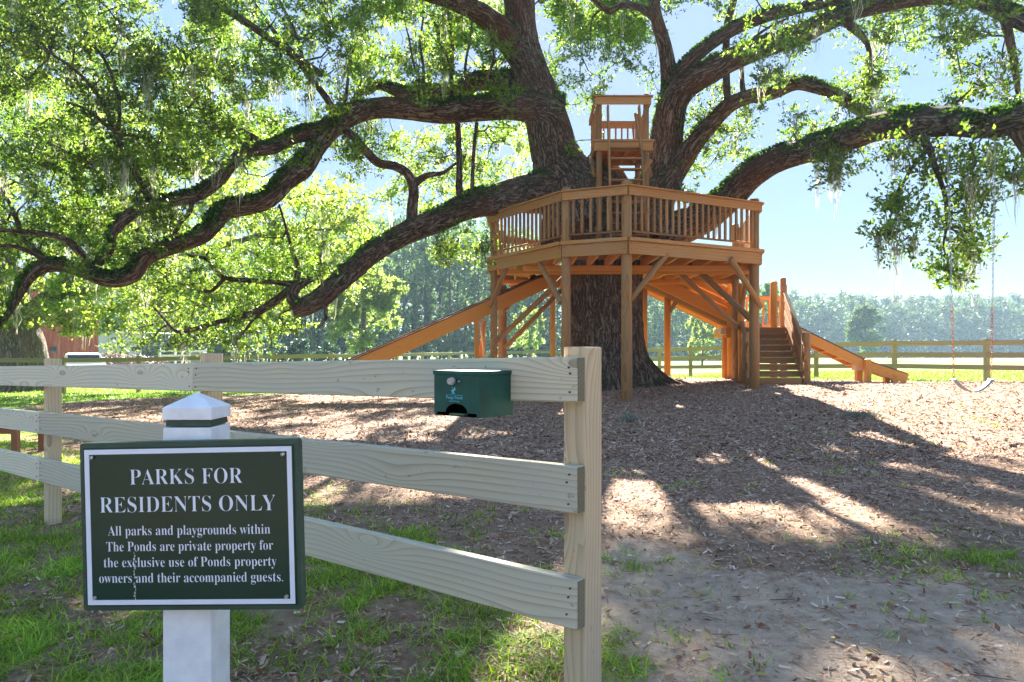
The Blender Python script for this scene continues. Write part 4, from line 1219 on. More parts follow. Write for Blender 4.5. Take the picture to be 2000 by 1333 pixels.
for _ in range(560):
    x, y = random.uniform(-13, 13), random.uniform(3.5, 25)
    z = 12.2+random.uniform(-1.4, 2.6)-.022*((x-1)**2)-.010*(y-16)**2
    if EYE+y*690/F+.4 > z: continue
    n_ = float(fbm(np.array([x*.33]), np.array([y*.33]), 0, 91, 2)[0])
    if n_ < .53: continue
    if x > 6.5 and y > 12: 
        if random.random() < .75: continue
    over_c.append((x, y, z))
for _ in range(70):  # clusters added out of view on the sun path to shade the foreground
    xg, yg, z = random.uniform(.2, 3.6), random.uniform(1.0, 4.6), random.uniform(12.2, 13.6)
    over_c.append((xg+.09*z, yg+1.664*z, z))
for _ in range(34):  # more unseen clusters added to shade the ground at front left
    xg, yg, z = random.uniform(-3.5, -.8), random.uniform(2.6, 4.6), random.uniform(11.6, 13)
    over_c.append((xg+.09*z, yg+1.664*z, z))
print('clusters', len(near_c), len(over_c))

nodes = np.vstack([p[::2] for p, r in skel[1:]]); nrad = np.concatenate([r[::2] for p, r in skel[1:]])
def grow(clusters, nodes, nrad, twr=.011, maxd=None):
    cl = np.array(clusters)
    d = np.array([np.min(((nodes-c)**2).sum(1)) for c in cl])
    order = np.argsort(d)
    parts = []; cap = len(nodes)+len(cl)*8
    NB = np.zeros((cap, 3)); NR = np.zeros(cap); m = len(nodes); NB[:m] = nodes; NR[:m] = nrad
    cnt = 0
    for i in order:
        c = cl[i]
        dd = NB[:m]-c; dist2 = (dd**2).sum(1)
        dist2 = dist2 + np.where(NR[:m] < .02, .15, 0)      # prefer to leave from something thicker
        j = int(np.argmin(dist2)); p0 = NB[j]; L = float(np.sqrt(((p0-c)**2).sum()))
        if L < .12: continue
        r0 = min(max(NR[j]*.7, .010), twr+.012*L)
        k = max(3, min(8, int(L/.25)+2))
        t = np.linspace(0, 1, k)[:, None]
        bend = rng.normal(0, .13*L, 3); bend2 = rng.normal(0, .07*L, 3)
        path = p0+(c-p0)*t+bend*np.sin(t*np.pi)+bend2*np.sin(2*t*np.pi)
        rad = r0*(1-t[:, 0])**.8+.005
        parts.append(tube_arrays(path, rad, 5, rng.random()*5))
        q = path[1:]; NB[m:m+len(q)] = q; NR[m:m+len(q)] = rad[1:]; m += len(q)
    return parts
def leaf_batch(centers, per, size, spread, sprigs=9, flat=.6, droop=0.0):
    """rosettes of small leaves around twig tips; returns verts/quads"""
    C_ = np.array(centers); n = len(C_)
    sp = rng.normal(0, 1, (n, sprigs, 3)); sp /= np.linalg.norm(sp, axis=2)[..., None]
    sp *= (rng.random((n, sprigs, 1))**.45)*spread*rng.uniform(.7, 1.3, (n, 1, 1)); sp[..., 2] *= flat
    tips = (C_[:, None, :]+sp).reshape(-1, 3)
    ax = sp.reshape(-1, 3).copy(); ax[:, 2] += .15-droop; ax += rng.normal(0, .1*spread, ax.shape); ax /= np.linalg.norm(ax, axis=1)[:, None]
    m = per//sprigs; T = len(tips)
    off = rng.normal(0, 1, (T, m, 3)); off /= np.linalg.norm(off, axis=2)[..., None]
    dirs = ax[:, None, :]*.7+off; dirs[..., 2] += .1-droop; dirs /= np.linalg.norm(dirs, axis=2)[..., None]
    L = size*rng.uniform(.6, 1.25, (T, m, 1))
    b = tips[:, None, :]-ax[:, None, :]*(rng.random((T, m, 1))*size*2.6)
    side = np.cross(dirs, rng.normal(0, 1, (T, m, 3))+np.array([0, 0, 1.2])); side /= np.linalg.norm(side, axis=2)[..., None]+1e-9
    W = L*.23
    tip = b+dirs*L; mid = b+dirs*L*.55; nrm_ = np.cross(dirs, side)
    v = np.stack([b, mid+side*W+nrm_*L*.06, tip, mid-side*W+nrm_*L*.06], 2).reshape(-1, 3)
    f = np.arange(len(v)).reshape(-1, 4)
    return v, f
def stuff_mesh(name, V, Fc, mat, parent=None, label=None, smooth=False):
    off = np.array(parent.location) if parent is not None else np.zeros(3)
    o = link(name, mesh_np(name, V-off, Fc, [mat], smooth), parent)
    o['kind'] = 'stuff'
    return o
def join_vf(lst):
    Vs, Fs, o = [], [], 0
    for v, f in lst: Vs.append(v); Fs.append(f+o); o += len(v)
    return np.vstack(Vs), np.vstack(Fs)

tw_parts = grow(near_c, nodes, nrad)
tw_over = grow(over_c, nodes, nrad, .02)
o = bark_obj('twigs', tw_parts+tw_over, M['twig'], oak); o['kind'] = 'stuff'
cl_a = [p for p in near_c if p[1] > 12]; cl_b = [p for p in near_c if p[1] <= 12]
va, fa = leaf_batch(cl_a, 240, .080, .50, 24, .7)
vc_, fc_ = leaf_batch(cl_b, 120, .088, .42, 20, .8)
vb, fb = leaf_batch(over_c, 120, .17, .75, 12, .55)
V, Fc = join_vf([(va, fa), (vc_, fc_), (vb, fb)])
stuff_mesh('crown_leaves', V, Fc, M['oak_leaf'], oak)

# resurrection fern and moss mats along the upper side of the limbs
fv = []
for path, rad, dens in ferned:
    seglen = np.linalg.norm(np.diff(path, axis=0), axis=1); n = int(seglen.sum()*620*dens)
    pick = rng.choice(len(seglen), n, p=seglen/seglen.sum()); t = rng.random(n)[:, None]
    p = path[pick]*(1-t)+path[pick+1]*t; r = (rad[pick]+(rad[pick+1]-rad[pick])*t[:, 0])
    T = path[pick+1]-path[pick]; T /= np.linalg.norm(T, axis=1)[:, None]+1e-9
    up = np.array([0, 0, 1.0])-T*T[:, 2:3]; up /= np.linalg.norm(up, axis=1)[:, None]; sd2 = np.cross(T, up)
    a = rng.normal(0, .75, n)
    keep = (fbm(p[:, 0]*1.3, p[:, 1]*1.3+p[:, 2]*1.3, a*.6, 71, 3) > .60-.16*dens) & (np.abs(a) < 2.0)
    p, r, T, up, sd2, a = p[keep], r[keep], T[keep], up[keep], sd2[keep], a[keep]
    nn_ = up*np.cos(a)[:, None]+sd2*np.sin(a)[:, None]
    b = p+nn_*(r[:, None]*1.0)
    d = nn_*.8+rng.normal(0, .6, b.shape)+np.array([0, 0, .1]); d /= np.linalg.norm(d, axis=1)[:, None]
    L = rng.uniform(.05, .12, (len(b), 1)); s = np.cross(d, rng.normal(0, 1, b.shape)); s /= np.linalg.norm(s, axis=1)[:, None]
    v = np.stack([b-d*.015, b+d*L*.5+s*L*.24, b+d*L-np.array([0, 0, 1])*L*.2, b+d*L*.5-s*L*.24], 1).reshape(-1, 3)
    fv.append((v, np.arange(len(v)).reshape(-1, 4)))
V, Fc = join_vf(fv); stuff_mesh('resurrection_fern', V, Fc, M['fern'], oak)
print('fern', len(Fc))

# spanish moss: bundles of thin hanging strands
def moss_bundle(top, length, width, n):
    out = []
    top = np.array(top)
    for _ in range(n):
        k = 5; t = np.linspace(0, 1, k)[:, None]
        L = length*rng.uniform(.12, 1.0)
        o0 = np.append(rng.normal(0, width*.5, 2), 0); sw_ = np.append(rng.normal(0, width*.5, 2), 0)
        c = top+o0*(1-.55*t)+sw_*np.sin(t*3)*.4+np.array([0, 0, -1.0])*L*t+np.append(rng.normal(0, .02, 2), 0)*np.sin(t*9)
        w = (.0045*(1-t)+.0015)*rng.uniform(.6, 1.5)*(1 if top[1] < 20 else 2.2); s = rng.normal(0, 1, 3); s[2] = 0; s /= np.linalg.norm(s)+1e-9
        v = np.stack([c-s*w, c+s*w], 1).reshape(-1, 3)
        f = np.array([(2*i, 2*i+1, 2*i+3, 2*i+2) for i in range(k-1)])
        out.append((v, f))
    return out
ms_ = []
for c in near_c:
    px = 1000+F*c[0]/c[1]
    pr = .20 if px < 620 else .09
    if px > 1300: pr = .16
    if random.random() < pr: ms_ += moss_bundle((c[0], c[1], c[2]-.05), random.uniform(.4, 1.2), .13, 20)
for path, rad, dens in ferned:
    for i in range(0, len(path)-1, 4):
        if random.random() < .12: ms_ += moss_bundle(path[i]-np.array([0, 0, rad[i]*.8]), random.uniform(.15, .6), .10, 14)
V, Fc = join_vf(ms_); stuff_mesh('spanish_moss', V, Fc, M['moss'], oak)
for (px, y0, y1, d, w) in ((1598, 300, 405, 13.9, .07), (1622, 310, 390, 13.7, .06), (1639, 325, 400, 13.6, .06), (1717, 468, 545, 11, .05), (1783, 470, 525, 10.9, .05), (1600, 285, 340, 13.9, .12), (1805, 262, 305, 11.3, .07), (1785, 258, 320, 11.5, .07)):
    q = P(px, y0, d); V, Fc = join_vf(moss_bundle((q.x, q.y, q.z+.05), (y1-y0)/F*d*1.15, w*1.3, 42)); stuff_mesh('hanging_moss', V, Fc, M['moss'], oak)

# ================================================================== second oak at the left
ox, oy = P(45, 690, 27)[0], 27.0
ob = gz(ox, oy)
oak2 = thing('live_oak', (ox, oy, ob), 'wide old oak with a pale thick trunk at the far left edge', 'tree')
sk2_start = len(skel)
def fl2(s, th): return 1+.35*np.exp(-np.clip(s, 0, 9)/.5)*(1+.6*np.cos(th*4+.6)) + .05*np.cos(3*th+1)
ctl = np.array([(ox, oy, ob-.3, .92), (ox, oy, ob+.5, .86), (ox, oy, ob+1.2, .80), (ox-.1, oy, ob+1.9, .72), (ox-.25, oy, ob+2.8, .58), (ox-.5, oy, ob+4, .45), (ox-.9, oy, ob+6, .3), (ox-1, oy, ob+8, .18)])
c = catmull(ctl, 12)
bark_obj('trunk', [tube_arrays(c[:, :3], c[:, 3], 72, 0, .12, 3, .03, fl2)], M['grey_bark'], oak2); skel.append((c[:, :3], c[:, 3]))
for dx, dy, h0, h1, r in ((5, 1, 2.2, 5.5, .28), (8, -1, 2.6, 7, .26), (-5, 2, 2.4, 6, .26), (3, 4, 3.2, 8, .22), (-2, -4, 3, 8, .22), (12, 2, 2.8, 6.4, .22), (1, -3, 1.8, 4.4, .2)):
    rows = []
    for i in range(6):
        t = i/5; rows.append((ox-.3+dx*t+random.uniform(-.3, .3), oy+dy*t+random.uniform(-.3, .3), ob+h0+(h1-h0)*math.sin(t*1.57)+random.uniform(-.2, .2), r*(1-t)+.04))
    add_limb(rows, 'limb', 14, .1, 4, parent=oak2, mat='grey_bark', world=True)
oc = []
oc += ellip(60, 380, 190, 220, 24, 31, 120) + ellip(60, 590, 130, 60, 24, 27, 34)
oc += ellip(330, 420, 230, 190, 23, 31, 260) + ellip(390, 590, 200, 50, 23, 29, 44)
oc += ellip(150, 100, 300, 160, 24, 32, 110) + ellip(620, 460, 130, 120, 24, 31, 80, 'e') + ellip(900, 330, 140, 90, 26, 32, 50)+ ellip(870, 90, 160, 120, 26, 32, 50)
oc = keep_holes(oc, [(335, 15, 36, 60), (540, 340, 20, 20), (250, 350, 16, 12), (330, 380, 14, 12)])
oc = [p for p in oc if p[2] > 2.0+ob]
n2 = np.vstack([p[::2] for p, r in skel[sk2_start:]]); r2 = np.concatenate([r[::2] for p, r in skel[sk2_start:]])
o = bark_obj('twigs', grow(oc, n2, r2, .02), M['twig'], oak2); o['kind'] = 'stuff'
V, Fc = leaf_batch(oc, 130, .17, .85, 13, .65)
stuff_mesh('crown_leaves', V, Fc, M['oak_leaf2'], oak2)
ms_ = []
for c_ in oc:
    if random.random() < .25: ms_ += moss_bundle((c_[0], c_[1], c_[2]-.1), random.uniform(.6, 1.6), .2, 12)
V, Fc = join_vf(ms_); stuff_mesh('spanish_moss', V, Fc, M['moss'], oak2)

# ================================================================== smaller trees and woods
def crown_points(x, y, z0, z1, r, n, shape=1.0):
    out = []
    lob = [(random.uniform(0, 6.28), random.uniform(.2, .95), random.uniform(.28, .5)) for _ in range(9)]
    while len(out) < n:
        if random.random() < .35:
            v = np.array([random.gauss(0, 1) for _ in range(3)]); v *= random.random()**.33/np.linalg.norm(v)
            out.append((x+v[0]*r*.85, y+v[1]*r*.85, (z0+z1)/2+v[2]*(z1-z0)*.45)); continue
        a, h, q = random.choice(lob)
        cz = z0+(z1-z0)*h; env = math.sin(math.pi*min(.98, max(.04, h))**shape)
        cx_, cy_ = x+math.cos(a)*r*env*(1-q)*.9, y+math.sin(a)*r*env*(1-q)*.9
        v = np.array([random.gauss(0, 1) for _ in range(3)]); v /= np.linalg.norm(v)
        rr = r*q*random.random()**.4
        p = (cx_+v[0]*rr, cy_+v[1]*rr, cz+v[2]*rr*.8)
        if z0-.3 < p[2] < z1+.2: out.append(p)
    return out
def tree(name, px, d, top_px, rpx, label, mat, n=70, per=80, size=.22, z0f=.18, group=None, bark='twig', tr=None, shape=1.0, cat='tree'):
    p = P(px, 690, d); b = gz(p.x, d); h = EYE+(690-top_px)/F*d - b; r = rpx/F*d
    t = thing(name, (p.x, d, b), label, cat, group)
    ctl = [(p.x, d, b-.3, tr or h*.022), (p.x+.02*h, d, b+h*.4, (tr or h*.022)*.75), (p.x, d, b+h*.85, .03)]
    c = catmull(np.array(ctl), 3)
    pts = crown_points(p.x, d, b+h*z0f, b+h*.98, r, n, shape)
    bark_obj('trunk', [tube_arrays(c[:, :3], c[:, 3], 10, 0, .1, 2)], M[bark], t)
    nd = c[1:, :3]; nr_ = c[1:, 3]
    o = bark_obj('branches', grow(pts[::2], nd, nr_, .012*h/5), M[bark], t); o['kind'] = 'stuff'
    V, Fc = leaf_batch(pts, per, size, max(.35, r*.17), 8, .8)
    stuff_mesh('crown', V, Fc, M[mat], t)
    return t
tree('maple_tree', 705, 46, 462, 98, 'bright yellow green tree left of the slide with foliage reaching low', 'light_leaf', 190, 150, .22, .10)
tree('young_tree', 1032, 58, 592, 47, 'small pale green tree seen under the deck left of the oak trunk', 'light_leaf', 60, 140, .19, .12)
tree('young_tree', 1371, 66, 612, 44, 'small pale green tree seen under the ramp right of the oak trunk', 'light_leaf', 60, 140, .20, .08)
tree('field_tree', 1688, 105, 596, 42, 'round dark green tree standing alone in the field behind the right fence', 'far_leaf', 150, 150, .34, .10)
tree('field_tree', 1508, 80, 540, 22, 'slim dark tree top showing between the deck and the stair posts', 'far_leaf', 30, 120, .3, .45)
for px, top, rp, lab in ((430, 655, 32, 'leftmost dark shrub of the row, nearest the grey cabinet'), (480, 650, 36, 'second dark shrub from the left in the row behind the fence'), (530, 655, 36, 'middle dark shrub of the row behind the far fence'),
                      (585, 656, 34, 'dark shrub below the cut end of the low oak limb'), (640, 660, 30, 'rightmost dark shrub, beside the bright yellow green tree')):
    tree('shrub', px, 54, top, rp, lab, 'bush_leaf', 34, 130, .17, .02, group='dark shrubs behind the far fence', shape=.7, cat='shrub')
def pine(px, d, top, group, label):
    tree('pine_tree', px, d, top, 38, label, 'pine_leaf', 26, 90, .30, .55, group, 'twig', .17)
for px, d, top, lab in ((331, 64, 470, 'bare pine trunk rising just right of the brush pile'), (339, 70, 460, 'second pine trunk, rising behind the left half of the white fence'), (347, 66, 500, 'third thin pine, behind the middle of the white fence'),
                   (281, 60, 540, 'pine standing alone behind the middle of the brush pile'), (361, 75, 520, 'rightmost thin pine, behind the right half of the white fence')):
    pine(px, d, top, 'tall pines behind the white board fence', lab)

# the woods: one mass each, trunks and leaf clumps
def wood(name, specs, mat, size, seed, label):
    rs = random.Random(seed)
    cent, tparts = [], []
    for x, y, h, r in specs:
        b = gz(x, y)
        n = int(14+h*1.9)
        hb = h*rs.uniform(.01, .12)
        for _ in range(n):
            t = rs.random()**.8 if rs.random() < .86 else rs.random()*.12; z = b+hb+(h-hb)*t
            e = r*(math.sin(math.pi*(.12+.82*t))**.7)*rs.uniform(.2, 1)
            a = rs.uniform(0, 6.28); cent.append((x+math.cos(a)*e, y+math.sin(a)*e*.8, z))
        c = np.array([(x, y, b-.3), (x+rs.uniform(-.4, .4), y, b+h*.5), (x, y, b+h*.93)])
        tparts.append(tube_arrays(c, np.array([.14, .1, .04])*(h/14), 5, 0))
    V, Fc = leaf_batch(cent, 28, size, 1.35, 7, .75)
    VT, QT, BT = merge(tparts)
    me = mesh_np(name, np.vstack([V, VT]), np.vstack([Fc, QT+len(V)]), [M[mat], M['twig']], False, np.concatenate([np.zeros(len(Fc)), np.ones(len(QT))]))
    o = link(name, me); tag(o, label, 'wood', kind='stuff'); return o
sp = []
rs = random.Random(4)
def topline(px):      # top edge of the left wood in the photograph
    return np.interp(px, [100, 300, 480, 620, 760, 880, 1000, 1150, 1300, 1440, 1520], [560, 540, 470, 400, 440, 400, 455, 500, 540, 545, 570])
for row, (d, dz) in enumerate(((82, 40), (90, 15), (100, 0), (112, -8))):
    px = 60+row*14
    while px < 1520:
        d2 = d+rs.uniform(-3, 3)+(px > 1180)*30
        top = topline(px)+dz+rs.uniform(-16, 26)
        h = EYE+(690-top)/F*d2
        sp.append(((px-1000)/F*d2, d2, h, rs.uniform(2.2, 3.6))); px += rs.uniform(28, 46)*82/d2
wood('near_wood', sp, 'far_leaf', .60, 5, 'blue green mixed wood rising behind the left fields')
sp = []
for row, (d, dz) in enumerate(((172, 14), (182, 4), (196, -3))):
    px = 1210+row*9
    while px < 2320:
        top = np.interp(px, [1200, 1540, 1640, 1760, 1860, 2000, 2300], [560, 577, 584, 588, 590, 583, 575])+dz+rs.uniform(-9, 8)
        d2 = d+rs.uniform(-3, 3)
        sp.append(((px-1000)/F*d2, d2, EYE+(690-top)/F*d2, rs.uniform(2.3, 3.8))); px += rs.uniform(17, 27)
wood('far_wood', sp, 'pine_leaf', .90, 6, 'hazy line of tall pines along the far side of the field')

# ================================================================== barn, shed, brush pile, white fence, car, cabinet
M['barn_red'] = NT('barn_red').m
t = NT('barn_boards'); v = t.obj_vec()
n1_ = t.noise(t.mapping(v, (6, 6, .8)), 1.2, 4, .7)
colr = t.ramp(n1_, [(.3, (.22, .045, .03)), (.55, (.36, .10, .075)), (.78, (.45, .30, .26))])
t.link(colr, t.b.inputs['Base Color']); t.b.inputs['Roughness'].default_value = .9; M['barn_red'] = t.m
M['tin'] = simple('tin_roof', (.33, .35, .36), .5, .5, .2, 3)
bxr, byd = P(187, 690, 38)[0], 38.0
bb = gz(bxr, byd)
barn = thing('barn', (bxr, byd, bb), 'old barn with faded red vertical board walls behind the left oak', 'barn')
xw = bxr
n = 0
while xw > bxr-9:
    hh_ = 3.7+ (min(bxr-xw, 9-(bxr-xw)))*.55
    boxat('wall_board', (xw-.09, byd+random.uniform(-.006, .006), bb+hh_/2), .172, .03, hh_, M['barn_red'], barn, bev=.003)
    xw -= .18
boxat('corner_board', (bxr+.06, byd-.01, bb+1.85), .12, .12, 3.7, M['barn_red'], barn)
boxat('side_wall', (bxr+.02, byd+4.1, bb+1.85), .04, 8, 3.7, M['barn_red'], barn)
for sgn in (0, 1):
    a = Vector((bxr+.5, byd+4, bb+3.55)) if not sgn else Vector((bxr-9.5, byd+4, bb+3.55)); b = Vector((bxr-4.5, byd+4, bb+6.3))
    beam('roof', a, b, 8.6, .06, M['tin'], barn)
boxat('window', (bxr-1.9, byd-.03, bb+1.55), .28, .03, .34, M['glass'], barn)
boxat('window', (bxr-3.3, byd-.03, bb+1.55), .28, .03, .34, M['glass'], barn)
barn.rotation_euler[2] = R(37)
sx0, sx1, sd0 = P(192, 690, 50)[0], P(236, 690, 50)[0], 50
sb_ = gz(sx0, sd0)
shed = thing('shed', ((sx0+sx1)/2, sd0, sb_), 'pale grey metal shed wall between the red barn and the brush pile', 'shed')
ht = EYE+(690-651)/F*sd0-sb_
k = sx0
while k < sx1+1.2:
    boxat('wall_panel', (k+.3, sd0, sb_+ht/2), .594, .05, ht, simple('pale_metal', (.55, .58, .62), .5) if 'pale_metal' not in bpy.data.materials else bpy.data.materials['pale_metal'], shed); k += .6
boxat('roof', ((sx0+sx1)/2+.5, sd0+2, sb_+ht+.05), sx1-sx0+2, 4.4, .08, M['tin'], shed)
boxat('side_wall', (sx0, sd0+2.05, sb_+ht/2), .05, 4, ht, bpy.data.materials['pale_metal'], shed)
# brush pile
bv, bf, o_ = [], [], 0
pc = P(262, 690, 46); pb = gz(pc.x, 46)
arrs = []
for _ in range(1500):
    x = rng.uniform(-3.0, 3.0); prof_ = max(0.05, 1.25*math.exp(-((x+1.2)/1.3)**2)+.95*math.exp(-((x-1.0)/1.2)**2))
    z = rng.random()**.8*prof_; c = np.array([pc.x+x, 46+rng.normal(0, .7), pb+z])
    d = rng.normal(0, 1, 3); d[2] = abs(d[2])*.5; d /= np.linalg.norm(d); L = rng.uniform(.3, 1.1)
    mid = c+rng.normal(0, .08, 3)
    path = np.array([c-d*L/2, mid, c+d*L/2]); r_ = rng.uniform(.006, .028)
    arrs.append(tube_arrays(path, np.array([r_, r_, r_*.4]), 4, 0))
V, Q, B = merge(arrs)
bp = link('brush_pile', mesh_np('brush_pile', V, Q, [M['sticks']])); tag(bp, 'heap of cut brown branches behind the far fence beside the barn', 'brush pile', kind='stuff')
# white fence
wf = thing('white_fence', P(355, 697, 52), 'white four-board fence behind the brush pile', 'fence')
wx0, wx1 = P(312, 690, 52)[0], P(402, 690, 52)[0]; wz = gz(wx0, 52)
for k in range(4):
    xx = wx0+(wx1-wx0)*k/3; boxat('post', (xx, 52, wz+.75), .13, .13, 1.5, M['white_fence'], wf)
    if k < 3:
        for zz_ in (.35, .68, 1.01, 1.34): boxat('rail', ((xx+wx0+(wx1-wx0)*(k+1)/3)/2, 52-.08, wz+zz_), (wx1-wx0)/3-.01, .03, .14, M['white_fence'], wf)
cb = P(387, 690, 48); cz_ = gz(cb.x, 48)
cab = thing('utility_cabinet', (cb.x, 48, cz_), 'grey metal utility cabinet at the right end of the white fence', 'cabinet')
boxat('body', (cb.x, 48, cz_+.62), .8, .5, 1.24, M['grey_box'], cab, bev=.02)
boxat('lid', (cb.x, 48, cz_+1.27), .86, .56, .05, M['grey_box'], cab)
boxat('door', (cb.x-.2, 47.74, cz_+.6), .36, .02, 1.05, M['grey_box'], cab); boxat('door', (cb.x+.2, 47.74, cz_+.6), .36, .02, 1.05, M['grey_box'], cab)
# white car, seen end on behind the fence
cx0, cyd = P(137, 690, 30)[0], 31.0
cz0 = gz(cx0, cyd)
car = thing('parked_car', (cx0, cyd, cz0), 'white car parked behind the far fence in front of the red barn', 'car')
bm = bmesh.new()
prof = [(0, .35), (0, .82), (.1, .90), (.55, .95), (1.0, 1.38), (1.3, 1.44), (2.6, 1.43), (3.2, 1.0), (4.2, .88), (4.3, .4)]
hwid = [.86, .90, .88, .85, .66, .62, .62, .80, .84, .82]
L_, R_ = [], []
for (yy, z), w in zip(prof, hwid):
    L_.append(bm.verts.new((cx0-w, cyd+yy, cz0+z))); R_.append(bm.verts.new((cx0+w, cyd+yy, cz0+z)))
for i in range(len(prof)-1): bm.faces.new((L_[i], R_[i], R_[i+1], L_[i+1]))
bm.faces.new(L_[::-1]); bm.faces.new(R_); bm.faces.new((L_[0], L_[-1], R_[-1], R_[0]))
bmesh.ops.recalc_face_normals(bm, faces=bm.faces)
bmesh.ops.bevel(bm, geom=[e for e in bm.edges if len(e.link_faces) == 2], offset=.04, segments=2, affect='EDGES')
bm_obj('body', bm, M['car_white'], car, smooth=False)
beam('rear_window', (cx0, cyd+.62, cz0+1.03), (cx0, cyd+.93, cz0+1.33), 1.2, .02, M['glass'], car)
for sgn in (-1, 1):
    boxat('tail_light', (cx0+sgn*.74, cyd-.01, cz0+.74), .2, .04, .14, M['chain_red'], car, bev=.01)
    boxat('side_window', (cx0+sgn*.735, cyd+1.9, cz0+1.15), .02, 1.5, .3, M['glass'], car)
    for yy in (.75, 3.5):
        c_ = Vector((cx0+sgn*.78, cyd+yy, cz0+.31)); w = log('wheel', c_-Vector((.1, 0, 0)), c_+Vector((.1, 0, 0)), .31, .31, M['black'], car, seg=18)
boxat('bumper', (cx0, cyd-.03, cz0+.48), 1.6, .1, .18, M['car_white'], car, bev=.03)
car.rotation_euler[2] = R(33)

# ================================================================== ground cover
def in_view(x, y, m=.15):
    return (np.abs(x/np.maximum(y, .1)) < 1000/F+m)
def scatter(n, y0, y1, power=1.0, xm=.76):
    y = y0+(y1-y0)*rng.random(n)**power
    x = (rng.random(n)*2-1)*(y*xm+.2)
    return x, y
def tz(x, y):
    z = ground_z(x, y); g_, s2, d2 = covers(x, y)
    nw = ((y < 16) & (np.abs(x) < 12)).astype(float)
    return z+((fbm(x*7, y*7, 0, 9)-.5)*.035+(fbm(x*18, y*18, 0, 19, 2)-.5)*.02)*nw*(1-s2*.8), g_, s2, d2
def blades(x, y, z, hgt, w, lean=.5, segs=3, curl=.6):
    n = len(x); a = rng.uniform(0, 2*np.pi, n); dv = np.stack([np.cos(a), np.sin(a), np.zeros(n)], 1)
    sv = np.stack([-np.sin(a), np.cos(a), np.zeros(n)], 1)
    le = lean*rng.uniform(.3, 1.5, n)
    rows = []
    for i in range(segs+1):
        t = i/segs
        c = np.stack([x, y, z-.01], 1)+np.array([0, 0, 1.0])*(hgt*(t-.42*curl*t*t*le))[:, None]+dv*(hgt*le*t**1.6)[:, None]
        ww = w*(1-t)**.7*.5 if i < segs else w*.04
        rows += [c-sv*np.reshape(ww, (-1, 1)), c+sv*np.reshape(ww, (-1, 1))]
    v = np.stack(rows, 1).reshape(-1, 3); k = 2*(segs+1)
    f = np.concatenate([np.arange(n)[:, None]*k+np.array([2*i, 2*i+1, 2*i+3, 2*i+2])[None, :] for i in range(segs)])
    return v, f
# near tufts
ntuft = 70000
x, y = scatter(ntuft, 2.3, 11, 1.5); z, g_, s2, d2 = tz(x, y)
clump = fbm(x*4.5, y*4.5, 0, 55, 3)
keepm = (rng.random(ntuft) < (g_*1.15)*np.clip((clump-.34)*6, 0.03, 1.0))
x, y, z = x[keepm], y[keepm], z[keepm]
m = 7
X = np.repeat(x, m)+rng.normal(0, .022, len(x)*m); Y = np.repeat(y, m)+rng.normal(0, .022, len(x)*m); Z = np.repeat(z, m)
hh = rng.uniform(.020, .062, len(X))*rng.choice([.7, 1, 1, 1.6], len(X)); ww = rng.uniform(.005, .0105, len(X))
v1_ = blades(X, Y, Z, hh, ww, 1.25)
# stray sprouts on the mulch
x, y = scatter(900, 3.2, 13, 1.1); n_ = fbm(x*1.1, y*1.1, 0, 61, 2); kp = n_ > .66; x, y = x[kp], y[kp]; z = tz(x, y)[0]
X = np.repeat(x, 9)+rng.normal(0, .03, len(x)*9); Y = np.repeat(y, 9)+rng.normal(0, .03, len(x)*9); Z = np.repeat(z, 9)
v2_ = blades(X, Y, Z, rng.uniform(.03, .10, len(X)), rng.uniform(.005, .010, len(X)), 1.0)
V, Fc = join_vf([v1_, v2_]); print('grass', len(Fc))
gr = link('grass', mesh_np('grass', V, Fc, [M['grass']])); tag(gr, 'sparse bright green grass tufts in the foreground soil', 'grass', kind='stuff')
# mown lawn further off
x, y = scatter(90000, 9, 34, .9, .80); z, g_, s2, d2 = tz(x, y)
kp = (rng.random(len(x)) < g_*g_); x, y, z = x[kp], y[kp], z[kp]
V, Fc = blades(x, y, z, rng.uniform(.04, .10, len(x)), rng.uniform(.012, .03, len(x))*(y/16), .6, 1)
M['lawn'] = leaf_mat('lawn_blades', [(.10, .22, .02), (.16, .30, .03), (.25, .36, .05)], .4, (1.4, 1.4, .7), .5, .3)
lw = link('lawn_grass', mesh_np('lawn_grass', V, Fc, [M['lawn']])); tag(lw, 'short bright lawn grass beyond the wood chips', 'grass', kind='stuff')
# taller unmown grass along the far fence
x = rng.uniform(-16, 4, 9000); y = 47+rng.normal(0, 1.6, 9000)+np.where(x < -9, -12, 0); z = ground_z(x, y)
V, Fc = blades(x, y, z, rng.uniform(.3, .9, len(x)), np.full(len(x), .05), .3, 2)
tg = link('tall_grass', mesh_np('tall_grass', V, Fc, [M['lawn']])); tag(tg, 'strip of taller green grass behind the far fence', 'grass', kind='stuff')
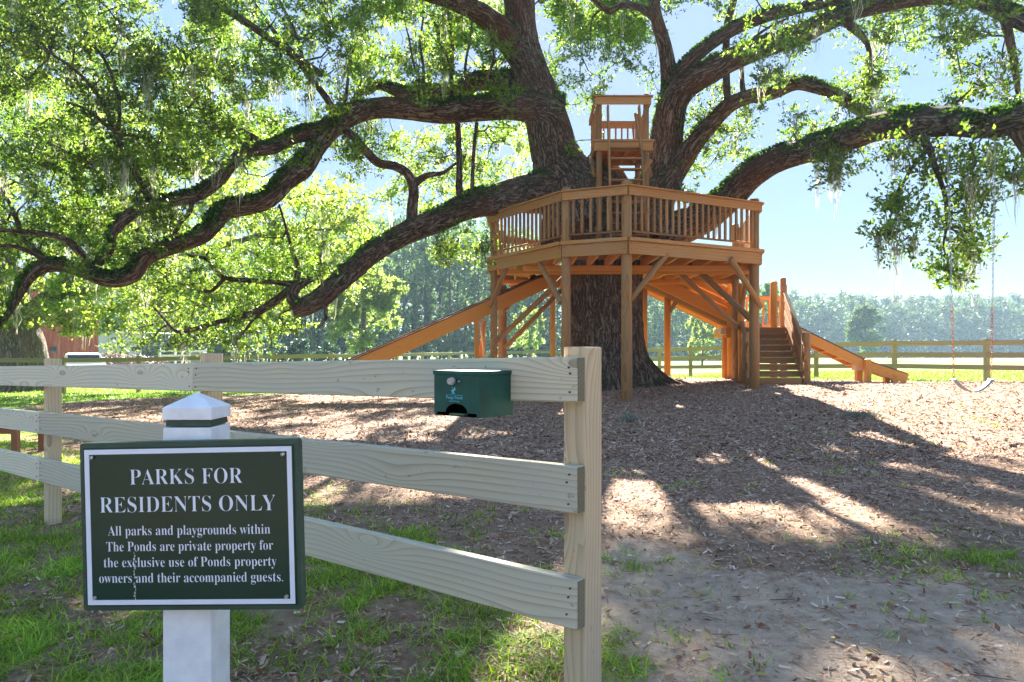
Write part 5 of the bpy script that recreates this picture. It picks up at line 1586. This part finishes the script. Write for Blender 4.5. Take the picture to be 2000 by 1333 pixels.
# wood chips
def chips(n, y0, y1, power, s0, s1, xm=.76):
    x, y = scatter(n, y0, y1, power, xm); z, g_, s2, d2 = tz(x, y)
    pr = np.clip(1-.80*s2-.55*np.clip(g_*1.2, 0, 1)-.45*d2, .0, 1)*(ld_mask(x, y))
    kp = rng.random(n) < pr; x, y, z = x[kp], y[kp], z[kp]; n = len(x)
    a = rng.uniform(0, 6.283, n); tl = rng.normal(0, .32, n); rl = rng.normal(0, .35, n)
    ax = np.stack([np.cos(a)*np.cos(tl), np.sin(a)*np.cos(tl), np.sin(tl)], 1)
    sd3 = np.stack([-np.sin(a)*np.cos(rl), np.cos(a)*np.cos(rl), np.sin(rl)], 1)
    L = rng.uniform(s0, s1, (n, 1))*rng.choice([.35, .6, .8, 1, 1.7], (n, 1)); W = L*rng.uniform(.12, .38, (n, 1))
    c = np.stack([x, y, z+rng.uniform(.002, .018, n)], 1)
    j = rng.uniform(.7, 1.1, (n, 4, 1))
    v = np.stack([c-ax*L-sd3*W*j[:, 0], c+ax*L-sd3*W*j[:, 1], c+ax*L+sd3*W*j[:, 2], c-ax*L+sd3*W*j[:, 3]], 1).reshape(-1, 3)
    return v, np.arange(len(v)).reshape(-1, 4)
def ld_mask(x, y): return np.where((left_dist(x, y) > 1.3) & (y > 8), .04, 1.0)*(y < 22)
V, Fc = join_vf([chips(190000, 2.4, 9, 1.1, .005, .016), chips(190000, 8, 22, 1.0, .011, .028)])
print('chips', len(Fc))
ch = link('wood_chips', mesh_np('wood_chips', V, Fc, [M['chips']])); tag(ch, 'brown shredded wood chips covering the playground floor', 'wood chips', kind='stuff')
# fallen leaves and twigs
x, y = scatter(1500, 2.4, 12, 1.3); z = tz(x, y)[0]; n = len(x)
a = rng.uniform(0, 6.28, n); L = rng.uniform(.012, .035, (n, 1)); ax = np.stack([np.cos(a), np.sin(a), rng.normal(0, .3, n)], 1); s3 = np.stack([-np.sin(a), np.cos(a), rng.normal(0, .3, n)], 1)
c = np.stack([x, y, z+.014], 1)
v = np.stack([c-ax*L, c+s3*L*.42-ax*L*.1, c+ax*L, c-s3*L*.42-ax*L*.1], 1).reshape(-1, 3)
fl = link('fallen_leaves', mesh_np('fallen_leaves', v, np.arange(len(v)).reshape(-1, 4), [M['dead_leaf']])); tag(fl, 'scattered dry oak leaves on the ground', 'leaves', kind='stuff')
arrs = []
for _ in range(260):
    y = 2.5+7*random.random()**1.4; x = random.uniform(-.75, .75)*y; zz_ = gz(x, y)+.012; a = random.uniform(0, 6.28); L = random.uniform(.04, .16)
    d = np.array([math.cos(a), math.sin(a), .03]); c = np.array([x, y, zz_])
    arrs.append(tube_arrays(np.array([c-d*L/2, c+rng.normal(0, .008, 3)*[1, 1, .2], c+d*L/2]), np.array([.0025, .003, .0012]), 4, 0))
V, Q, B = merge(arrs); tq = link('fallen_twigs', mesh_np('fallen_twigs', V, Q, [M['sticks']])); tag(tq, 'small fallen twigs lying on the soil and chips', 'twigs', kind='stuff')
# clumps of fallen moss on the chips
for (px, py, d, w, lab) in ((1680, 823, 11.6, .28, 'larger tuft of grey fallen moss on the chips at the right'), (1229, 822, 11.5, .13, 'small tuft of grey fallen moss on the chips right of the fence post')):
    x = (px-1000)/F*d; zz_ = gz(x, d); arrs = []
    for _ in range(150):
        c = np.array([x+rng.normal(0, w*.45), d+rng.normal(0, w*.35), zz_+.02+abs(rng.normal(0, .03))]); q = rng.normal(0, 1, 3); q /= np.linalg.norm(q)
        arrs.append(tube_arrays(np.array([c-q*.07, c+rng.normal(0, .02, 3), c+q*.07]), np.array([.004, .005, .002]), 4, 0))
    V, Q, B = merge(arrs); o = link('moss_clump', mesh_np('moss_clump', V, Q, [M['moss']])); tag(o, lab, 'moss')

# ================================================================== haze
hm = bpy.data.materials.new('haze'); hm.use_nodes = True
for n_ in list(hm.node_tree.nodes):
    if n_.type == 'BSDF_PRINCIPLED': hm.node_tree.nodes.remove(n_)
pv = hm.node_tree.nodes.new('ShaderNodeVolumePrincipled')
pv.inputs['Color'].default_value = (.55, .80, 1.0, 1)
pv.inputs['Density'].default_value = .0009
pv.inputs['Anisotropy'].default_value = .0
hm.node_tree.links.new(pv.outputs[0], hm.node_tree.nodes['Material Output'].inputs['Volume'])
hz = link('haze', box_mesh(2600, 2600, 30, hm, 0)); hz.location = (0, 600, 13.4); tag(hz, kind='stuff')
